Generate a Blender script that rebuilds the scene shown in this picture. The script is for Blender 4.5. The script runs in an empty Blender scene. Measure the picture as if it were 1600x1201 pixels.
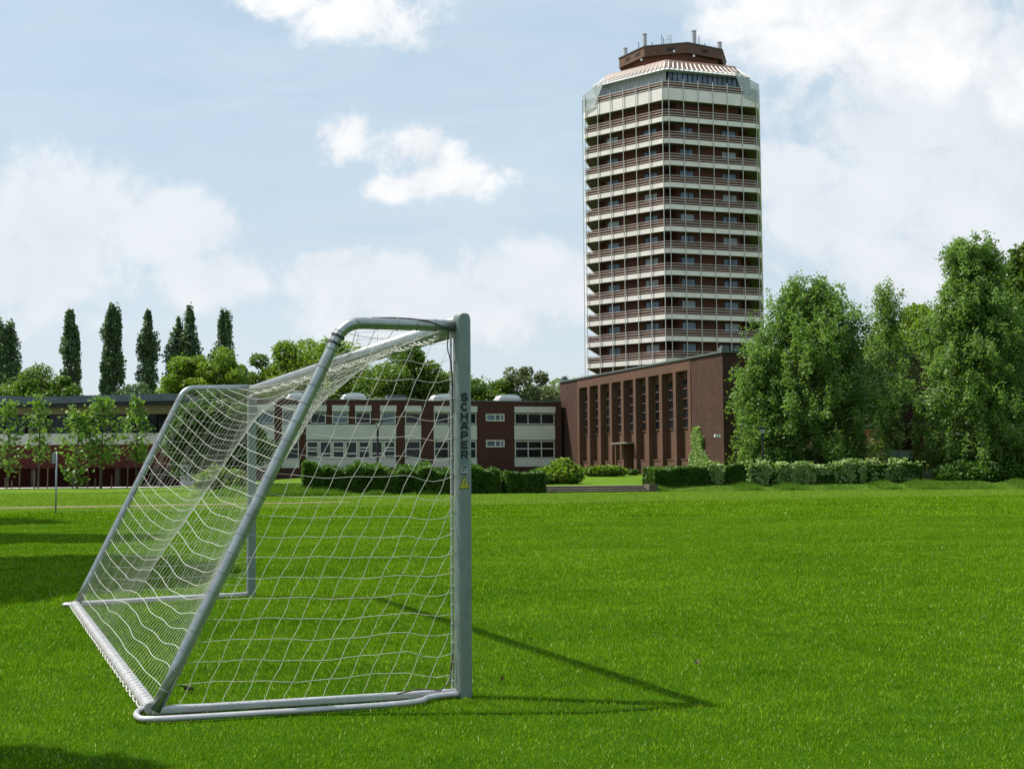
import bpy, math, random
import numpy as np
from mathutils import Vector, Matrix
R = math.radians
scene = bpy.context.scene
col = scene.collection

# ------------------------------------------------------------------ camera
F_PX, PITCH, ROLL, EYE = 2060.0, 0.066, -0.007, 1.45
fw = Vector((0, math.cos(PITCH), math.sin(PITCH)))
rt0 = Vector((1, 0, 0)); up0 = rt0.cross(fw)
rt = rt0*math.cos(ROLL) + up0*math.sin(ROLL)
up = -rt0*math.sin(ROLL) + up0*math.cos(ROLL)
cam_d = bpy.data.cameras.new("camera"); cam = bpy.data.objects.new("camera", cam_d); col.objects.link(cam)
cam.matrix_world = Matrix(((rt.x, up.x, -fw.x, 0), (rt.y, up.y, -fw.y, 0), (rt.z, up.z, -fw.z, EYE), (0, 0, 0, 1)))
cam_d.sensor_width = 36.0; cam_d.lens = 36.0*F_PX/1600; cam_d.clip_start = 0.1; cam_d.clip_end = 5000
scene.camera = cam

# ------------------------------------------------------------------ light
SUN = Vector((-0.97, 0.24, 0)).normalized()*math.cos(R(57)) + Vector((0, 0, math.sin(R(57))))
sd = bpy.data.lights.new("sun", 'SUN'); sun = bpy.data.objects.new("sun", sd); col.objects.link(sun)
sd.energy = 5.0; sd.angle = R(0.55); sd.color = (1.0, 0.965, 0.90)
sun.rotation_euler = SUN.to_track_quat('Z', 'Y').to_euler()
scene.view_settings.view_transform = 'Standard'; scene.view_settings.look = 'None'
scene.view_settings.exposure = 0.45; scene.view_settings.gamma = 1.0
try:
    scene.cycles.max_bounces = 8; scene.cycles.transparent_max_bounces = 8; scene.cycles.use_denoising = True
except Exception: pass

world = bpy.data.worlds.new("World"); scene.world = world; world.use_nodes = True
wt = world.node_tree; wn = wt.nodes; wl = wt.links; wn.clear()
def N(tree, t, **kw):
    n = tree.nodes.new(t)
    for k, v in kw.items():
        if k.startswith('i_'): n.inputs[k[2:].replace('_', ' ')].default_value = v
        else: setattr(n, k, v)
    return n
def M_(tree, op, a, b=None, c=None, clamp=False):
    n = tree.nodes.new('ShaderNodeMath'); n.operation = op; n.use_clamp = clamp
    for i, v in enumerate((a, b, c)):
        if v is None: continue
        if isinstance(v, (int, float)): n.inputs[i].default_value = v
        else: tree.links.new(v, n.inputs[i])
    return n.outputs[0]
def ramp(tree, fac, stops, interp='LINEAR'):
    n = tree.nodes.new('ShaderNodeValToRGB'); n.color_ramp.interpolation = interp
    els = n.color_ramp.elements
    while len(els) < len(stops): els.new(0.5)
    for e, (p, c) in zip(els, stops):
        e.position = p; e.color = (*c, 1) if len(c) == 3 else c
    if fac is not None: tree.links.new(fac, n.inputs[0])
    return n.outputs[0]
def mixc(tree, fac, a, b, blend='MIX'):
    n = tree.nodes.new('ShaderNodeMix'); n.data_type = 'RGBA'; n.blend_type = blend
    for s, v in ((n.inputs[0], fac), (n.inputs[6], a), (n.inputs[7], b)):
        if isinstance(v, (int, float)): s.default_value = v
        elif isinstance(v, tuple): s.default_value = (*v, 1)
        else: tree.links.new(v, s)
    return n.outputs[2]

sky = N(wt, 'ShaderNodeTexSky', sky_type='NISHITA', sun_disc=False)
sky.sun_elevation = R(57); sky.sun_rotation = math.atan2(SUN.x, SUN.y)
sky.air_density = 1.0; sky.dust_density = 1.2; sky.ozone_density = 1.0
tc = N(wt, 'ShaderNodeTexCoord'); sp = N(wt, 'ShaderNodeSeparateXYZ'); wl.new(tc.outputs['Generated'], sp.inputs[0])
gx, gy, gz_ = sp.outputs
yy = M_(wt, 'MAXIMUM', gy, 0.05)
U = M_(wt, 'DIVIDE', gx, yy); V = M_(wt, 'DIVIDE', gz_, yy)
cmb = N(wt, 'ShaderNodeCombineXYZ'); wl.new(U, cmb.inputs[0]); wl.new(V, cmb.inputs[1])
def noise(tree, vec, scale, detail=5, rough=.55, dist=0.0, dim='3D'):
    n = tree.nodes.new('ShaderNodeTexNoise'); n.noise_dimensions = dim
    n.inputs['Scale'].default_value = scale; n.inputs['Detail'].default_value = detail
    n.inputs['Roughness'].default_value = rough; n.inputs['Distortion'].default_value = dist
    if vec is not None: tree.links.new(vec, n.inputs['Vector'])
    return n.outputs['Fac']
n_puff = noise(wt, cmb.outputs[0], 17, 10, .66, .25)
n_soft = noise(wt, cmb.outputs[0], 7, 6, .6, .3)
mp = N(wt, 'ShaderNodeMapping'); mp.inputs['Scale'].default_value = (3, 11, 1); mp.inputs['Rotation'].default_value = (0, 0, .45)
wl.new(cmb.outputs[0], mp.inputs[0]); n_streak = noise(wt, mp.outputs[0], 1.6, 7, .6, .6)
def blob(px, py, rx, ry):
    u0, v0 = (px-800)/F_PX, (735-py)/F_PX
    a = M_(wt, 'MULTIPLY', M_(wt, 'SUBTRACT', U, u0), F_PX/rx); b = M_(wt, 'MULTIPLY', M_(wt, 'SUBTRACT', V, v0), F_PX/ry)
    d = M_(wt, 'SQRT', M_(wt, 'ADD', M_(wt, 'MULTIPLY', a, a), M_(wt, 'MULTIPLY', b, b)))
    return M_(wt, 'SUBTRACT', 1.0, d)
def maxall(l):
    o = l[0]
    for x in l[1:]: o = M_(wt, 'MAXIMUM', o, x)
    return o
crisp = maxall([blob(*b) for b in [(540, 205, 62, 48), (655, 220, 85, 55), (700, 275, 110, 42), (620, 285, 60, 26), (560, 10, 150, 60), (440, -20, 90, 45)]])
big = maxall([blob(*b) for b in [
        (1340, -10, 300, 120), (1250, 60, 170, 70), (1170, 30, 110, 55), (1450, 60, 200, 110), (1610, 150, 70, 60)]])
soft = maxall([blob(*b) for b in [(100, 330, 190, 120), (250, 350, 150, 80), (40, 420, 220, 110), (330, 430, 130, 60), (1330, 340, 190, 110), (1420, 420, 190, 90), (1250, 280, 130, 70),
        (560, 430, 160, 60), (680, 480, 260, 80), (860, 440, 200, 90), (520, 400, 60, 25), (1520, 300, 260, 160), (1520, 110, 330, 210), (1420, 200, 180, 90)]])
mc = N(wt, 'ShaderNodeMapRange', interpolation_type='SMOOTHSTEP'); _mcv = M_(wt, 'ADD', M_(wt, 'MULTIPLY', crisp, 1.45), M_(wt, 'MULTIPLY', M_(wt, 'SUBTRACT', n_puff, .47), 4.4))
_mcv = M_(wt, 'MAXIMUM', _mcv, M_(wt, 'ADD', M_(wt, 'MULTIPLY', big, 1.9), M_(wt, 'MULTIPLY', M_(wt, 'SUBTRACT', n_puff, .49), 2.4)))
wl.new(_mcv, mc.inputs[0]); mc.inputs[1].default_value = 0.0; mc.inputs[2].default_value = 1.2; mc.inputs[4].default_value = .97
ms = N(wt, 'ShaderNodeMapRange', interpolation_type='SMOOTHSTEP'); _msv = M_(wt, 'ADD', M_(wt, 'MULTIPLY', soft, 1.5), M_(wt, 'MULTIPLY', M_(wt, 'SUBTRACT', n_puff, .5), 3.0))
wl.new(_msv, ms.inputs[0]); ms.inputs[1].default_value = .0; ms.inputs[2].default_value = .75; ms.inputs[4].default_value = .72
veil = N(wt, 'ShaderNodeMapRange'); wl.new(n_streak, veil.inputs[0]); veil.inputs[1].default_value = .35; veil.inputs[2].default_value = .75; veil.inputs[3].default_value = .66; veil.inputs[4].default_value = .95
low = N(wt, 'ShaderNodeMapRange'); wl.new(V, low.inputs[0]); low.inputs[1].default_value = .0; low.inputs[2].default_value = .33; low.inputs[3].default_value = .78; low.inputs[4].default_value = 0
haz = M_(wt, 'MAXIMUM', veil.outputs[0], low.outputs[0])
SS = .10
def c(r, g, b): return (r/SS, g/SS, b/SS)
skyc = mixc(wt, haz, sky.outputs[0], mixc(wt, low.outputs[0], c(.455, .565, .645), c(.58, .61, .645)))
shade = ramp(wt, M_(wt, 'ADD', M_(wt, 'MULTIPLY', n_soft, .45), M_(wt, 'MULTIPLY', n_puff, .55)), [(.38, c(.585, .61, .645)), (.57, c(.745, .75, .755))])
skyc = mixc(wt, ms.outputs[0], skyc, mixc(wt, .5, shade, c(.60, .625, .65)))
skyc = mixc(wt, mc.outputs[0], skyc, shade)
bg = N(wt, 'ShaderNodeBackground'); bg.inputs[1].default_value = SS; wl.new(skyc, bg.inputs[0])
wo = N(wt, 'ShaderNodeOutputWorld'); wl.new(bg.outputs[0], wo.inputs[0])

# ------------------------------------------------------------------ photo-to-world helpers (used to measure, every point is a real place)
def ray(px, py): return (fw*F_PX + rt*(px-800) - up*(py-600.5)).normalized()
O = Vector((0, 0, EYE))
def gpt(px, py, z=0.0):
    d = ray(px, py); return O + d*((z-EYE)/d.z)
def at(px, py, Y):
    d = ray(px, py); return O + d*(Y/d.y)
def pix(p):
    v = Vector(p)-O; d = v.dot(fw); return (800+F_PX*v.dot(rt)/d, 600.5-F_PX*v.dot(up)/d)
def zat(x, y, py):            # height on the vertical line (x,y) seen at image row py
    a, b = pix((x, y, 0))[1], pix((x, y, 50))[1]
    lo, hi = -5.0, 90.0
    for _ in range(50):
        m = (lo+hi)/2
        if pix((x, y, m))[1] > py: lo = m
        else: hi = m
    return (lo+hi)/2
def onplane(px, py, o, b):    # pixel -> (s, z) on the vertical plane through o along b
    n = Vector((-b.y, b.x, 0)); d = ray(px, py); t = (o-O).dot(n)/d.dot(n); p = O+d*t
    return (p-o).dot(b), p.z

# ------------------------------------------------------------------ mesh helpers
class MB:
    def __init__(s): s.v = []; s.f = []; s.n = 0
    def add(s, vs, fs):
        s.v.extend([tuple(p) for p in vs]); s.f.extend([tuple(i+s.n for i in f) for f in fs]); s.n += len(vs)
    def box(s, a, b, M=None):
        x0, y0, z0 = a; x1, y1, z1 = b
        vs = [Vector(p) for p in ((x0,y0,z0),(x1,y0,z0),(x1,y1,z0),(x0,y1,z0),(x0,y0,z1),(x1,y0,z1),(x1,y1,z1),(x0,y1,z1))]
        if M is not None: vs = [M@p for p in vs]
        s.add(vs, [(0,3,2,1),(4,5,6,7),(0,1,5,4),(1,2,6,5),(2,3,7,6),(3,0,4,7)])
    def prism(s, poly, z0, z1, M=None, cap=True):
        n = len(poly)
        vs = [Vector((p[0], p[1], z0)) for p in poly]+[Vector((p[0], p[1], z1)) for p in poly]
        if M is not None: vs = [M@p for p in vs]
        fs = [(i, (i+1) % n, n+(i+1) % n, n+i) for i in range(n)]
        if cap: fs += [tuple(range(n-1, -1, -1)), tuple(range(n, 2*n))]
        s.add(vs, fs)
    def tube(s, pts, r, n=8, cap=True):
        pts = [Vector(p) for p in pts]; m = len(pts)
        rs = r if isinstance(r, (list, tuple)) else [r]*m
        vs = []; prev = None
        for i, p in enumerate(pts):
            t = (pts[min(i+1, m-1)]-pts[max(i-1, 0)])
            t = t.normalized() if t.length > 1e-9 else Vector((0, 0, 1))
            if prev is None:
                ref = Vector((0, 0, 1)) if abs(t.z) < .9 else Vector((1, 0, 0)); a = t.cross(ref).normalized()
            else:
                a = prev - t*prev.dot(t)
                a = a.normalized() if a.length > 1e-6 else prev
            b = t.cross(a); prev = a
            for k in range(n):
                an = 2*math.pi*k/n; vs.append(p+(a*math.cos(an)+b*math.sin(an))*rs[i])
        fs = [(i*n+k, i*n+(k+1) % n, (i+1)*n+(k+1) % n, (i+1)*n+k) for i in range(m-1) for k in range(n)]
        if cap: fs += [tuple(range(n-1, -1, -1)), tuple((m-1)*n+k for k in range(n))]
        s.add(vs, fs)
    def sweep(s, prof, p0, p1, xdir, cap=True):   # straight bar with a profile (u along xdir, v along the third axis)
        p0 = Vector(p0); p1 = Vector(p1); t = (p1-p0).normalized(); x = (xdir-t*xdir.dot(t)).normalized(); y = t.cross(x); n = len(prof)
        vs = [p0+x*u+y*v for u, v in prof]+[p1+x*u+y*v for u, v in prof]
        fs = [(i, (i+1) % n, n+(i+1) % n, n+i) for i in range(n)]
        if cap: fs += [tuple(range(n-1, -1, -1)), tuple(range(n, 2*n))]
        s.add(vs, fs)
    def build(s, name, mat, parent=None, smooth=False, origin=None):
        me = bpy.data.meshes.new(name); o_ = Vector(origin) if origin is not None else Vector((0, 0, 0))
        vs = s.v if origin is None else [(x-o_.x, y-o_.y, z-o_.z) for x, y, z in s.v]
        me.from_pydata(vs, [], s.f); me.update()
        if smooth:
            for p in me.polygons: p.use_smooth = True
        me.materials.append(mat)
        o = bpy.data.objects.new(name, me); col.objects.link(o)
        if parent is not None: o.parent = parent
        o.location = o_
        return o
def rr(w, h, r, n=4):         # rounded rectangle profile
    out = []
    for cx, cy, a0 in ((w/2-r, h/2-r, 0), (-w/2+r, h/2-r, 90), (-w/2+r, -h/2+r, 180), (w/2-r, -h/2+r, 270)):
        for k in range(n+1):
            a = R(a0+90*k/n); out.append((cx+r*math.cos(a), cy+r*math.sin(a)))
    return out
def np_mesh(name, verts, nper, mat, parent=None):      # verts (N*nper,3): N separate polygons
    me = bpy.data.meshes.new(name); nv = len(verts); nf = nv//nper
    me.vertices.add(nv); me.vertices.foreach_set('co', np.ascontiguousarray(verts, dtype=np.float32).ravel())
    me.loops.add(nv); me.loops.foreach_set('vertex_index', np.arange(nv, dtype=np.int32))
    me.polygons.add(nf); me.polygons.foreach_set('loop_start', np.arange(0, nv, nper, dtype=np.int32))
    try: me.polygons.foreach_set('loop_total', np.full(nf, nper, dtype=np.int32))
    except Exception: pass
    me.update(calc_edges=True); me.materials.append(mat)
    o = bpy.data.objects.new(name, me); col.objects.link(o)
    if parent is not None: o.parent = parent
    return o
def tag(o, label=None, cat=None, group=None, kind=None):
    if label: o['label'] = label
    if cat: o['category'] = cat
    if group: o['group'] = group
    if kind: o['kind'] = kind
    return o
def thing(name, label, cat, loc=(0, 0, 0), group=None):
    o = bpy.data.objects.new(name, None); col.objects.link(o); o.location = loc
    return tag(o, label, cat, group)

# ------------------------------------------------------------------ materials
def newmat(name):
    m = bpy.data.materials.new(name); m.use_nodes = True; t = m.node_tree; t.nodes.clear()
    return m, t
def pbsdf(t, colr, rough=.7, metal=0.0, bump=None, bstr=.3, bdist=.02, spec=.5):
    b = N(t, 'ShaderNodeBsdfPrincipled'); o = N(t, 'ShaderNodeOutputMaterial'); t.links.new(b.outputs[0], o.inputs[0])
    if isinstance(colr, tuple): b.inputs['Base Color'].default_value = (*colr, 1)
    else: t.links.new(colr, b.inputs['Base Color'])
    if isinstance(rough, (int, float)): b.inputs['Roughness'].default_value = rough
    else: t.links.new(rough, b.inputs['Roughness'])
    b.inputs['Metallic'].default_value = metal; b.inputs['Specular IOR Level'].default_value = spec
    if bump is not None:
        bp = N(t, 'ShaderNodeBump'); bp.inputs['Strength'].default_value = bstr; bp.inputs['Distance'].default_value = bdist
        t.links.new(bump, bp.inputs['Height']); t.links.new(bp.outputs[0], b.inputs['Normal'])
    return b
def geopos(t): return N(t, 'ShaderNodeNewGeometry').outputs['Position']
def simple(name, colr, rough=.7, metal=0.0, var=.12, scale=3.0, bstr=.1, spec=.5):
    m, t = newmat(name); p = geopos(t); n = noise(t, p, scale, 6, .6); n2 = noise(t, p, scale*9, 4, .6)
    f = M_(t, 'ADD', M_(t, 'MULTIPLY', n, .65), M_(t, 'MULTIPLY', n2, .35))
    lo = tuple(x*(1-var*1.6) for x in colr); hi = tuple(min(1, x*(1+var)) for x in colr)
    pbsdf(t, ramp(t, f, [(.3, lo), (.7, hi)]), rough, metal, n2, bstr, .01, spec); return m
def brickmat(name, c1, c2, mortar, ang, bw=.26, bh=.085, var=.5, course=0.0):
    # brick laid in the wall's own frame: along-wall axis at angle ang
    m, t = newmat(name); p = geopos(t); s = N(t, 'ShaderNodeSeparateXYZ'); t.links.new(p, s.inputs[0])
    a = M_(t, 'ADD', M_(t, 'MULTIPLY', s.outputs[0], math.cos(ang)), M_(t, 'MULTIPLY', s.outputs[1], math.sin(ang)))
    b = M_(t, 'ADD', M_(t, 'MULTIPLY', s.outputs[0], -math.sin(ang)), M_(t, 'MULTIPLY', s.outputs[1], math.cos(ang)))
    cb = N(t, 'ShaderNodeCombineXYZ'); t.links.new(M_(t, 'ADD', a, b), cb.inputs[0]); t.links.new(s.outputs[2], cb.inputs[1])
    bk = N(t, 'ShaderNodeTexBrick'); t.links.new(cb.outputs[0], bk.inputs[0])
    bk.inputs['Color1'].default_value = (*c1, 1); bk.inputs['Color2'].default_value = (*c2, 1); bk.inputs['Mortar'].default_value = (*mortar, 1)
    bk.inputs['Scale'].default_value = 1; bk.inputs['Brick Width'].default_value = bw; bk.inputs['Row Height'].default_value = bh; bk.inputs['Mortar Size'].default_value = .011
    n = noise(t, p, .35, 7, .65); n2 = noise(t, p, 6, 5, .6)
    f = M_(t, 'ADD', M_(t, 'MULTIPLY', n, .5), M_(t, 'MULTIPLY', n2, .5))
    colr = mixc(t, 1.0, bk.outputs[0], ramp(t, f, [(.3, (1-var,)*3), (.7, (1.15,)*3)]), 'MULTIPLY')
    bump = bk.outputs['Fac']
    if course > 0:
        w = M_(t, 'SINE', M_(t, 'MULTIPLY', s.outputs[2], 2*math.pi/course))
        wob = M_(t, 'ADD', M_(t, 'MULTIPLY', w, .5), M_(t, 'MULTIPLY', M_(t, 'SUBTRACT', noise(t, p, 1.7, 4, .7), .5), 1.6))
        colr = mixc(t, 1.0, colr, ramp(t, wob, [(.0, (.55, .5, .5)), (.45, (1.15, 1.12, 1.1))]), 'MULTIPLY')
    pbsdf(t, colr, .85, 0, bump, .25, -.01, .25); return m
def glassmat(name, base=(.02, .03, .045), rough=.06, spec=.8):
    m, t = newmat(name); p = geopos(t); n = noise(t, p, .45, 3, .5)
    pbsdf(t, ramp(t, n, [(.35, tuple(x*.6 for x in base)), (.65, tuple(x*1.6 for x in base))]), rough, 0, n, .15, .03, spec); return m
def leafmat(name, dark, light, nscale=.8, trans=.35, rough=.5):
    m, t = newmat(name); p = geopos(t); n = noise(t, p, nscale, 4, .6); n2 = noise(t, p, nscale*14, 2, .5)
    f = M_(t, 'ADD', M_(t, 'MULTIPLY', n, .55), M_(t, 'MULTIPLY', n2, .45))
    cr = ramp(t, f, [(.34, dark), (.66, light)])
    d = N(t, 'ShaderNodeBsdfPrincipled'); t.links.new(cr, d.inputs['Base Color']); d.inputs['Roughness'].default_value = rough; d.inputs['Specular IOR Level'].default_value = .35
    tr = N(t, 'ShaderNodeBsdfTranslucent'); t.links.new(mixc(t, 1.0, cr, (1.15, 1.25, .55), 'MULTIPLY'), tr.inputs[0])
    mx = N(t, 'ShaderNodeMixShader'); mx.inputs[0].default_value = trans; t.links.new(d.outputs[0], mx.inputs[1]); t.links.new(tr.outputs[0], mx.inputs[2])
    o = N(t, 'ShaderNodeOutputMaterial'); t.links.new(mx.outputs[0], o.inputs[0]); return m

GRASS_D, GRASS_L = (.018, .060, .001), (.050, .125, .002)
mats = {}
def ground_material():
    m, t = newmat('lawn'); p = geopos(t)
    big = noise(t, p, .12, 5, .6, .4); mid = noise(t, p, 1.3, 6, .65); fine = noise(t, p, 26, 5, .7)
    mpg = N(t, 'ShaderNodeMapping'); mpg.inputs['Scale'].default_value = (.06, .45, 1); t.links.new(p, mpg.inputs[0]); st = noise(t, mpg.outputs[0], 1.0, 5, .6)
    f = M_(t, 'ADD', M_(t, 'ADD', M_(t, 'MULTIPLY', big, .25), M_(t, 'MULTIPLY', mid, .25)), M_(t, 'ADD', M_(t, 'MULTIPLY', fine, .3), M_(t, 'MULTIPLY', st, .2)))
    near = ramp(t, f, [(.38, tuple(x*.95 for x in GRASS_D)), (.60, GRASS_L)])
    s = N(t, 'ShaderNodeSeparateXYZ'); t.links.new(p, s.inputs[0])
    q_ = M_(t, 'SUBTRACT', s.outputs[1], M_(t, 'MULTIPLY', s.outputs[0], .42)); mr = N(t, 'ShaderNodeMapRange'); t.links.new(q_, mr.inputs[0]); mr.inputs[1].default_value = 58.6; mr.inputs[2].default_value = 60.6
    dry = ramp(t, f, [(.38, (.075, .15, .010)), (.62, (.16, .24, .030))])
    colr = mixc(t, M_(t, 'MULTIPLY', mr.outputs[0], .75), near, dry)
    pbsdf(t, colr, .9, 0, M_(t, 'ADD', M_(t, 'MULTIPLY', fine, .7), mid), .9, .06, .03); return m
mats['lawn'] = ground_material()
def zone(t, s):               # paler, drier grass beyond the mown pitch
    q = M_(t, 'SUBTRACT', s.outputs[1], M_(t, 'MULTIPLY', s.outputs[0], .42))
    mr = N(t, 'ShaderNodeMapRange', interpolation_type='SMOOTHSTEP'); t.links.new(q, mr.inputs[0]); mr.inputs[1].default_value = 58.6; mr.inputs[2].default_value = 60.6; return mr.outputs[0]
def blade_material():
    m, t = newmat('grass blades'); g_ = N(t, 'ShaderNodeNewGeometry'); p = g_.outputs['Position']; isl = g_.outputs['Random Per Island']
    big = noise(t, p, .35, 6, .66, .4); mpg = N(t, 'ShaderNodeMapping'); mpg.inputs['Scale'].default_value = (.12, .45, 1); t.links.new(p, mpg.inputs[0]); st = noise(t, mpg.outputs[0], 1.0, 5, .6)
    mid = noise(t, p, 3.2, 5, .7)
    f = M_(t, 'ADD', M_(t, 'ADD', M_(t, 'MULTIPLY', big, .30), M_(t, 'MULTIPLY', mid, .34)), M_(t, 'ADD', M_(t, 'MULTIPLY', isl, .24), M_(t, 'MULTIPLY', st, .12)))
    near = ramp(t, f, [(.32, (.024, .095, .001)), (.49, (.124, .238, .006)), (.62, (.27, .385, .022)), (.72, (.34, .46, .05))])
    near = mixc(t, M_(t, 'GREATER_THAN', isl, .975), near, (.50, .58, .22))
    s = N(t, 'ShaderNodeSeparateXYZ'); t.links.new(p, s.inputs[0])
    far = ramp(t, f, [(.36, (.11, .19, .012)), (.62, (.27, .37, .065))])
    cr = mixc(t, zone(t, s), near, far)
    d = N(t, 'ShaderNodeBsdfDiffuse'); t.links.new(cr, d.inputs['Color'])
    tr = N(t, 'ShaderNodeBsdfTranslucent'); t.links.new(mixc(t, 1.0, cr, (1.1, 1.3, .4), 'MULTIPLY'), tr.inputs[0])
    mx = N(t, 'ShaderNodeMixShader'); mx.inputs[0].default_value = .35; t.links.new(d.outputs[0], mx.inputs[1]); t.links.new(tr.outputs[0], mx.inputs[2])
    o = N(t, 'ShaderNodeOutputMaterial'); t.links.new(mx.outputs[0], o.inputs[0]); return m
mats['blade'] = blade_material()
mats['track'] = simple('worn earth', (.17, .125, .062), .95, var=.4, scale=1.2)
mats['soil'] = simple('soil edge', (.05, .055, .02), .95, var=.4, scale=2)
mats['paving'] = simple('concrete paving', (.55, .53, .48), .9, var=.15)
mats['stone'] = simple('weathered stone', (.27, .24, .20), .9, var=.35, scale=2)
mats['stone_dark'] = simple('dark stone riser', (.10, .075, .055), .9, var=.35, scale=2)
mats['alu'] = simple('brushed aluminium', (.38, .40, .385), .34, .85, var=.20, scale=9, bstr=.10)
mats['alu_white'] = simple('pale coated aluminium', (.50, .485, .49), .42, .5, var=.12, scale=8, bstr=.05)
mats['net'] = simple('net cord', (.52, .51, .44), .9, var=.18, scale=20)
mats['black'] = simple('black lettering', (.012, .013, .013), .6, var=.1)
mats['darkrubber'] = simple('dark clip', (.03, .03, .03), .6)
mats['blue_label'] = simple('pale blue label', (.12, .19, .22), .5, var=.25, scale=80)
mats['yellow'] = simple('yellow sticker', (.42, .36, .02), .5, var=.2, scale=30)
mats['bark'] = simple('bark', (.10, .08, .06), .95, var=.4, scale=4, bstr=.6)
mats['stake'] = simple('stake wood', (.16, .11, .07), .9, var=.3)
mats['iron'] = simple('dark painted iron', (.008, .009, .009), .85, spec=.1)
mats['zinc'] = simple('zinc pole', (.34, .36, .38), .5, .4)
mats['white_panel'] = simple('pale panel', (.53, .495, .475), .7, var=.08, scale=.8)
mats['cream'] = simple('cream concrete', (.79, .715, .665), .8, var=.10, scale=.5)
mats['rail'] = simple('pale rail', (.50, .48, .44), .6, var=.1)
mats['white_dome'] = simple('white skylight', (.75, .77, .78), .4, var=.05)
mats['coping'] = simple('grey green coping', (.12, .14, .13), .5, .2, var=.2)
mats['fascia'] = simple('slate fascia', (.085, .10, .125), .5, var=.25, scale=1.5)
mats['olive'] = simple('olive render', (.20, .17, .085), .85, var=.15)
mats['copper'] = simple('brown roof sheet', (.21, .125, .085), .6, var=.2, scale=.6)
mats['dark'] = simple('dark interior', (.012, .011, .012), .8)
mats['net_sheet'] = simple('pale debris net', (.46, .49, .49), .8, var=.15)
mats['curtain'] = simple('pale curtain', (.46, .48, .53), .8)
mats['glass'] = glassmat('window glass', (.012, .014, .018), .08, .3)
mats['glass_blue'] = glassmat('bluish glass', (.11, .145, .20), .12, .5)
def birchbark():
    m, t = newmat('birch bark'); p = geopos(t); mpg = N(t, 'ShaderNodeMapping'); mpg.inputs['Scale'].default_value = (1, 1, 4); t.links.new(p, mpg.inputs[0])
    n = noise(t, mpg.outputs[0], 1.6, 4, .7); pbsdf(t, ramp(t, n, [(.42, (.03, .025, .02)), (.52, (.55, .50, .45))]), .8); return m
mats['birchbark'] = birchbark()
mats['lf_birch'] = leafmat('birch leaves', (.074, .140, .024), (.235, .350, .100), .5, .5)
mats['lf_poplar'] = leafmat('poplar leaves', (.058, .098, .050), (.170, .235, .125), .4, .3)
mats['lf_round'] = leafmat('broad leaves', (.048, .095, .012), (.165, .250, .040), .3, .4)
mats['lf_bright'] = leafmat('fresh leaves', (.085, .150, .012), (.250, .345, .045), .3, .45)
mats['lf_sap'] = leafmat('sapling leaves', (.080, .170, .022), (.220, .335, .062), 1.5, .4)
mats['lf_pale'] = leafmat('pale grey green leaves', (.085, .115, .050), (.200, .235, .120), .3, .3)
mats['lf_hedge'] = leafmat('hedge leaves', (.026, .070, .010), (.110, .210, .026), 1.0, .35)
mats['lf_climb'] = leafmat('climbing leaves', (.150, .250, .060), (.420, .520, .230), 1.5, .3)
mats['rough_grass'] = leafmat('rough grass', (.065, .150, .008), (.190, .310, .030), .6, .35)
# ------------------------------------------------------------------ terrain
EX = [-80, -40, -14, 5.7, 18, 36, 80]; EY = [84, 84, 82, 90, 92, 90, 90]
def sstep(a, b, x):
    t = np.clip((x-a)/(b-a), 0, 1); return t*t*(3-2*t)
def gz(x, y):
    x = np.asarray(x, float); y = np.asarray(y, float)
    e = np.interp(x, EX, EY); l = sstep(-30, -16, x)
    right = .40*sstep(.3, 3.0, y-e) + .70*sstep(4, 36, y-e); left = .38*sstep(-10, 26, y-e)
    return right*l + left*(1-l)
def G(x, y): return float(gz(x, y))
xs = np.unique(np.concatenate([np.linspace(-1500, -120, 12), np.linspace(-120, 120, 121), np.linspace(120, 1500, 12)]))
ys = np.unique(np.concatenate([np.linspace(-60, 0, 5), np.linspace(0, 78, 20), np.linspace(78, 100, 56), np.linspace(100, 160, 31), np.linspace(160, 3500, 16)]))
XX, YY = np.meshgrid(xs, ys); ZZ = gz(XX, YY)
mb = MB(); nx = len(xs)
mb.v = list(zip(XX.ravel(), YY.ravel(), ZZ.ravel())); mb.n = len(mb.v)
mb.f = [(j*nx+i, j*nx+i+1, (j+1)*nx+i+1, (j+1)*nx+i) for j in range(len(ys)-1) for i in range(nx-1)]
tag(mb.build('ground', mats['lawn'], smooth=True), kind='structure')
def strip(name, pts, mat, off=.006, nsub=30):       # ribbon draped on the terrain: pts of (x, y0, y1)
    mb = MB(); P = np.array(pts, float); xi = np.linspace(P[0, 0], P[-1, 0], nsub*(len(pts)-1)+1)
    y0 = np.interp(xi, P[:, 0], P[:, 1]); y1 = np.interp(xi, P[:, 0], P[:, 2]); K = 6
    rs = np.random.RandomState(3); j0 = rs.rand(len(xi))*.5*(y1-y0)*.4; j1 = rs.rand(len(xi))*.5*(y1-y0)*.4
    vs = []
    for i in range(len(xi)):
        for k in range(K+1):
            y = (y0[i]+j0[i])+((y1[i]-j1[i])-(y0[i]+j0[i]))*k/K; vs.append((xi[i], y, G(xi[i], y)+off))
    fs = [(i*(K+1)+k, (i+1)*(K+1)+k, (i+1)*(K+1)+k+1, i*(K+1)+k+1) for i in range(len(xi)-1) for k in range(K)]
    mb.add(vs, fs); return tag(mb.build(name, mat), kind='structure')
strip('dirt_path', [(-60, 49, 54), (-22, 56, 61), (-8, 64, 67)], mats['track'], .012)
strip('soil_edge', [(-17.7, 51.1, 51.9), (-1.7, 58.6, 59.4), (7, 62.3, 63)], mats['soil'], .012)
strip('pavement', [(-75, 103.5, 111.5), (-27, 104.5, 112)], mats['paving'], .03)

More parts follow.
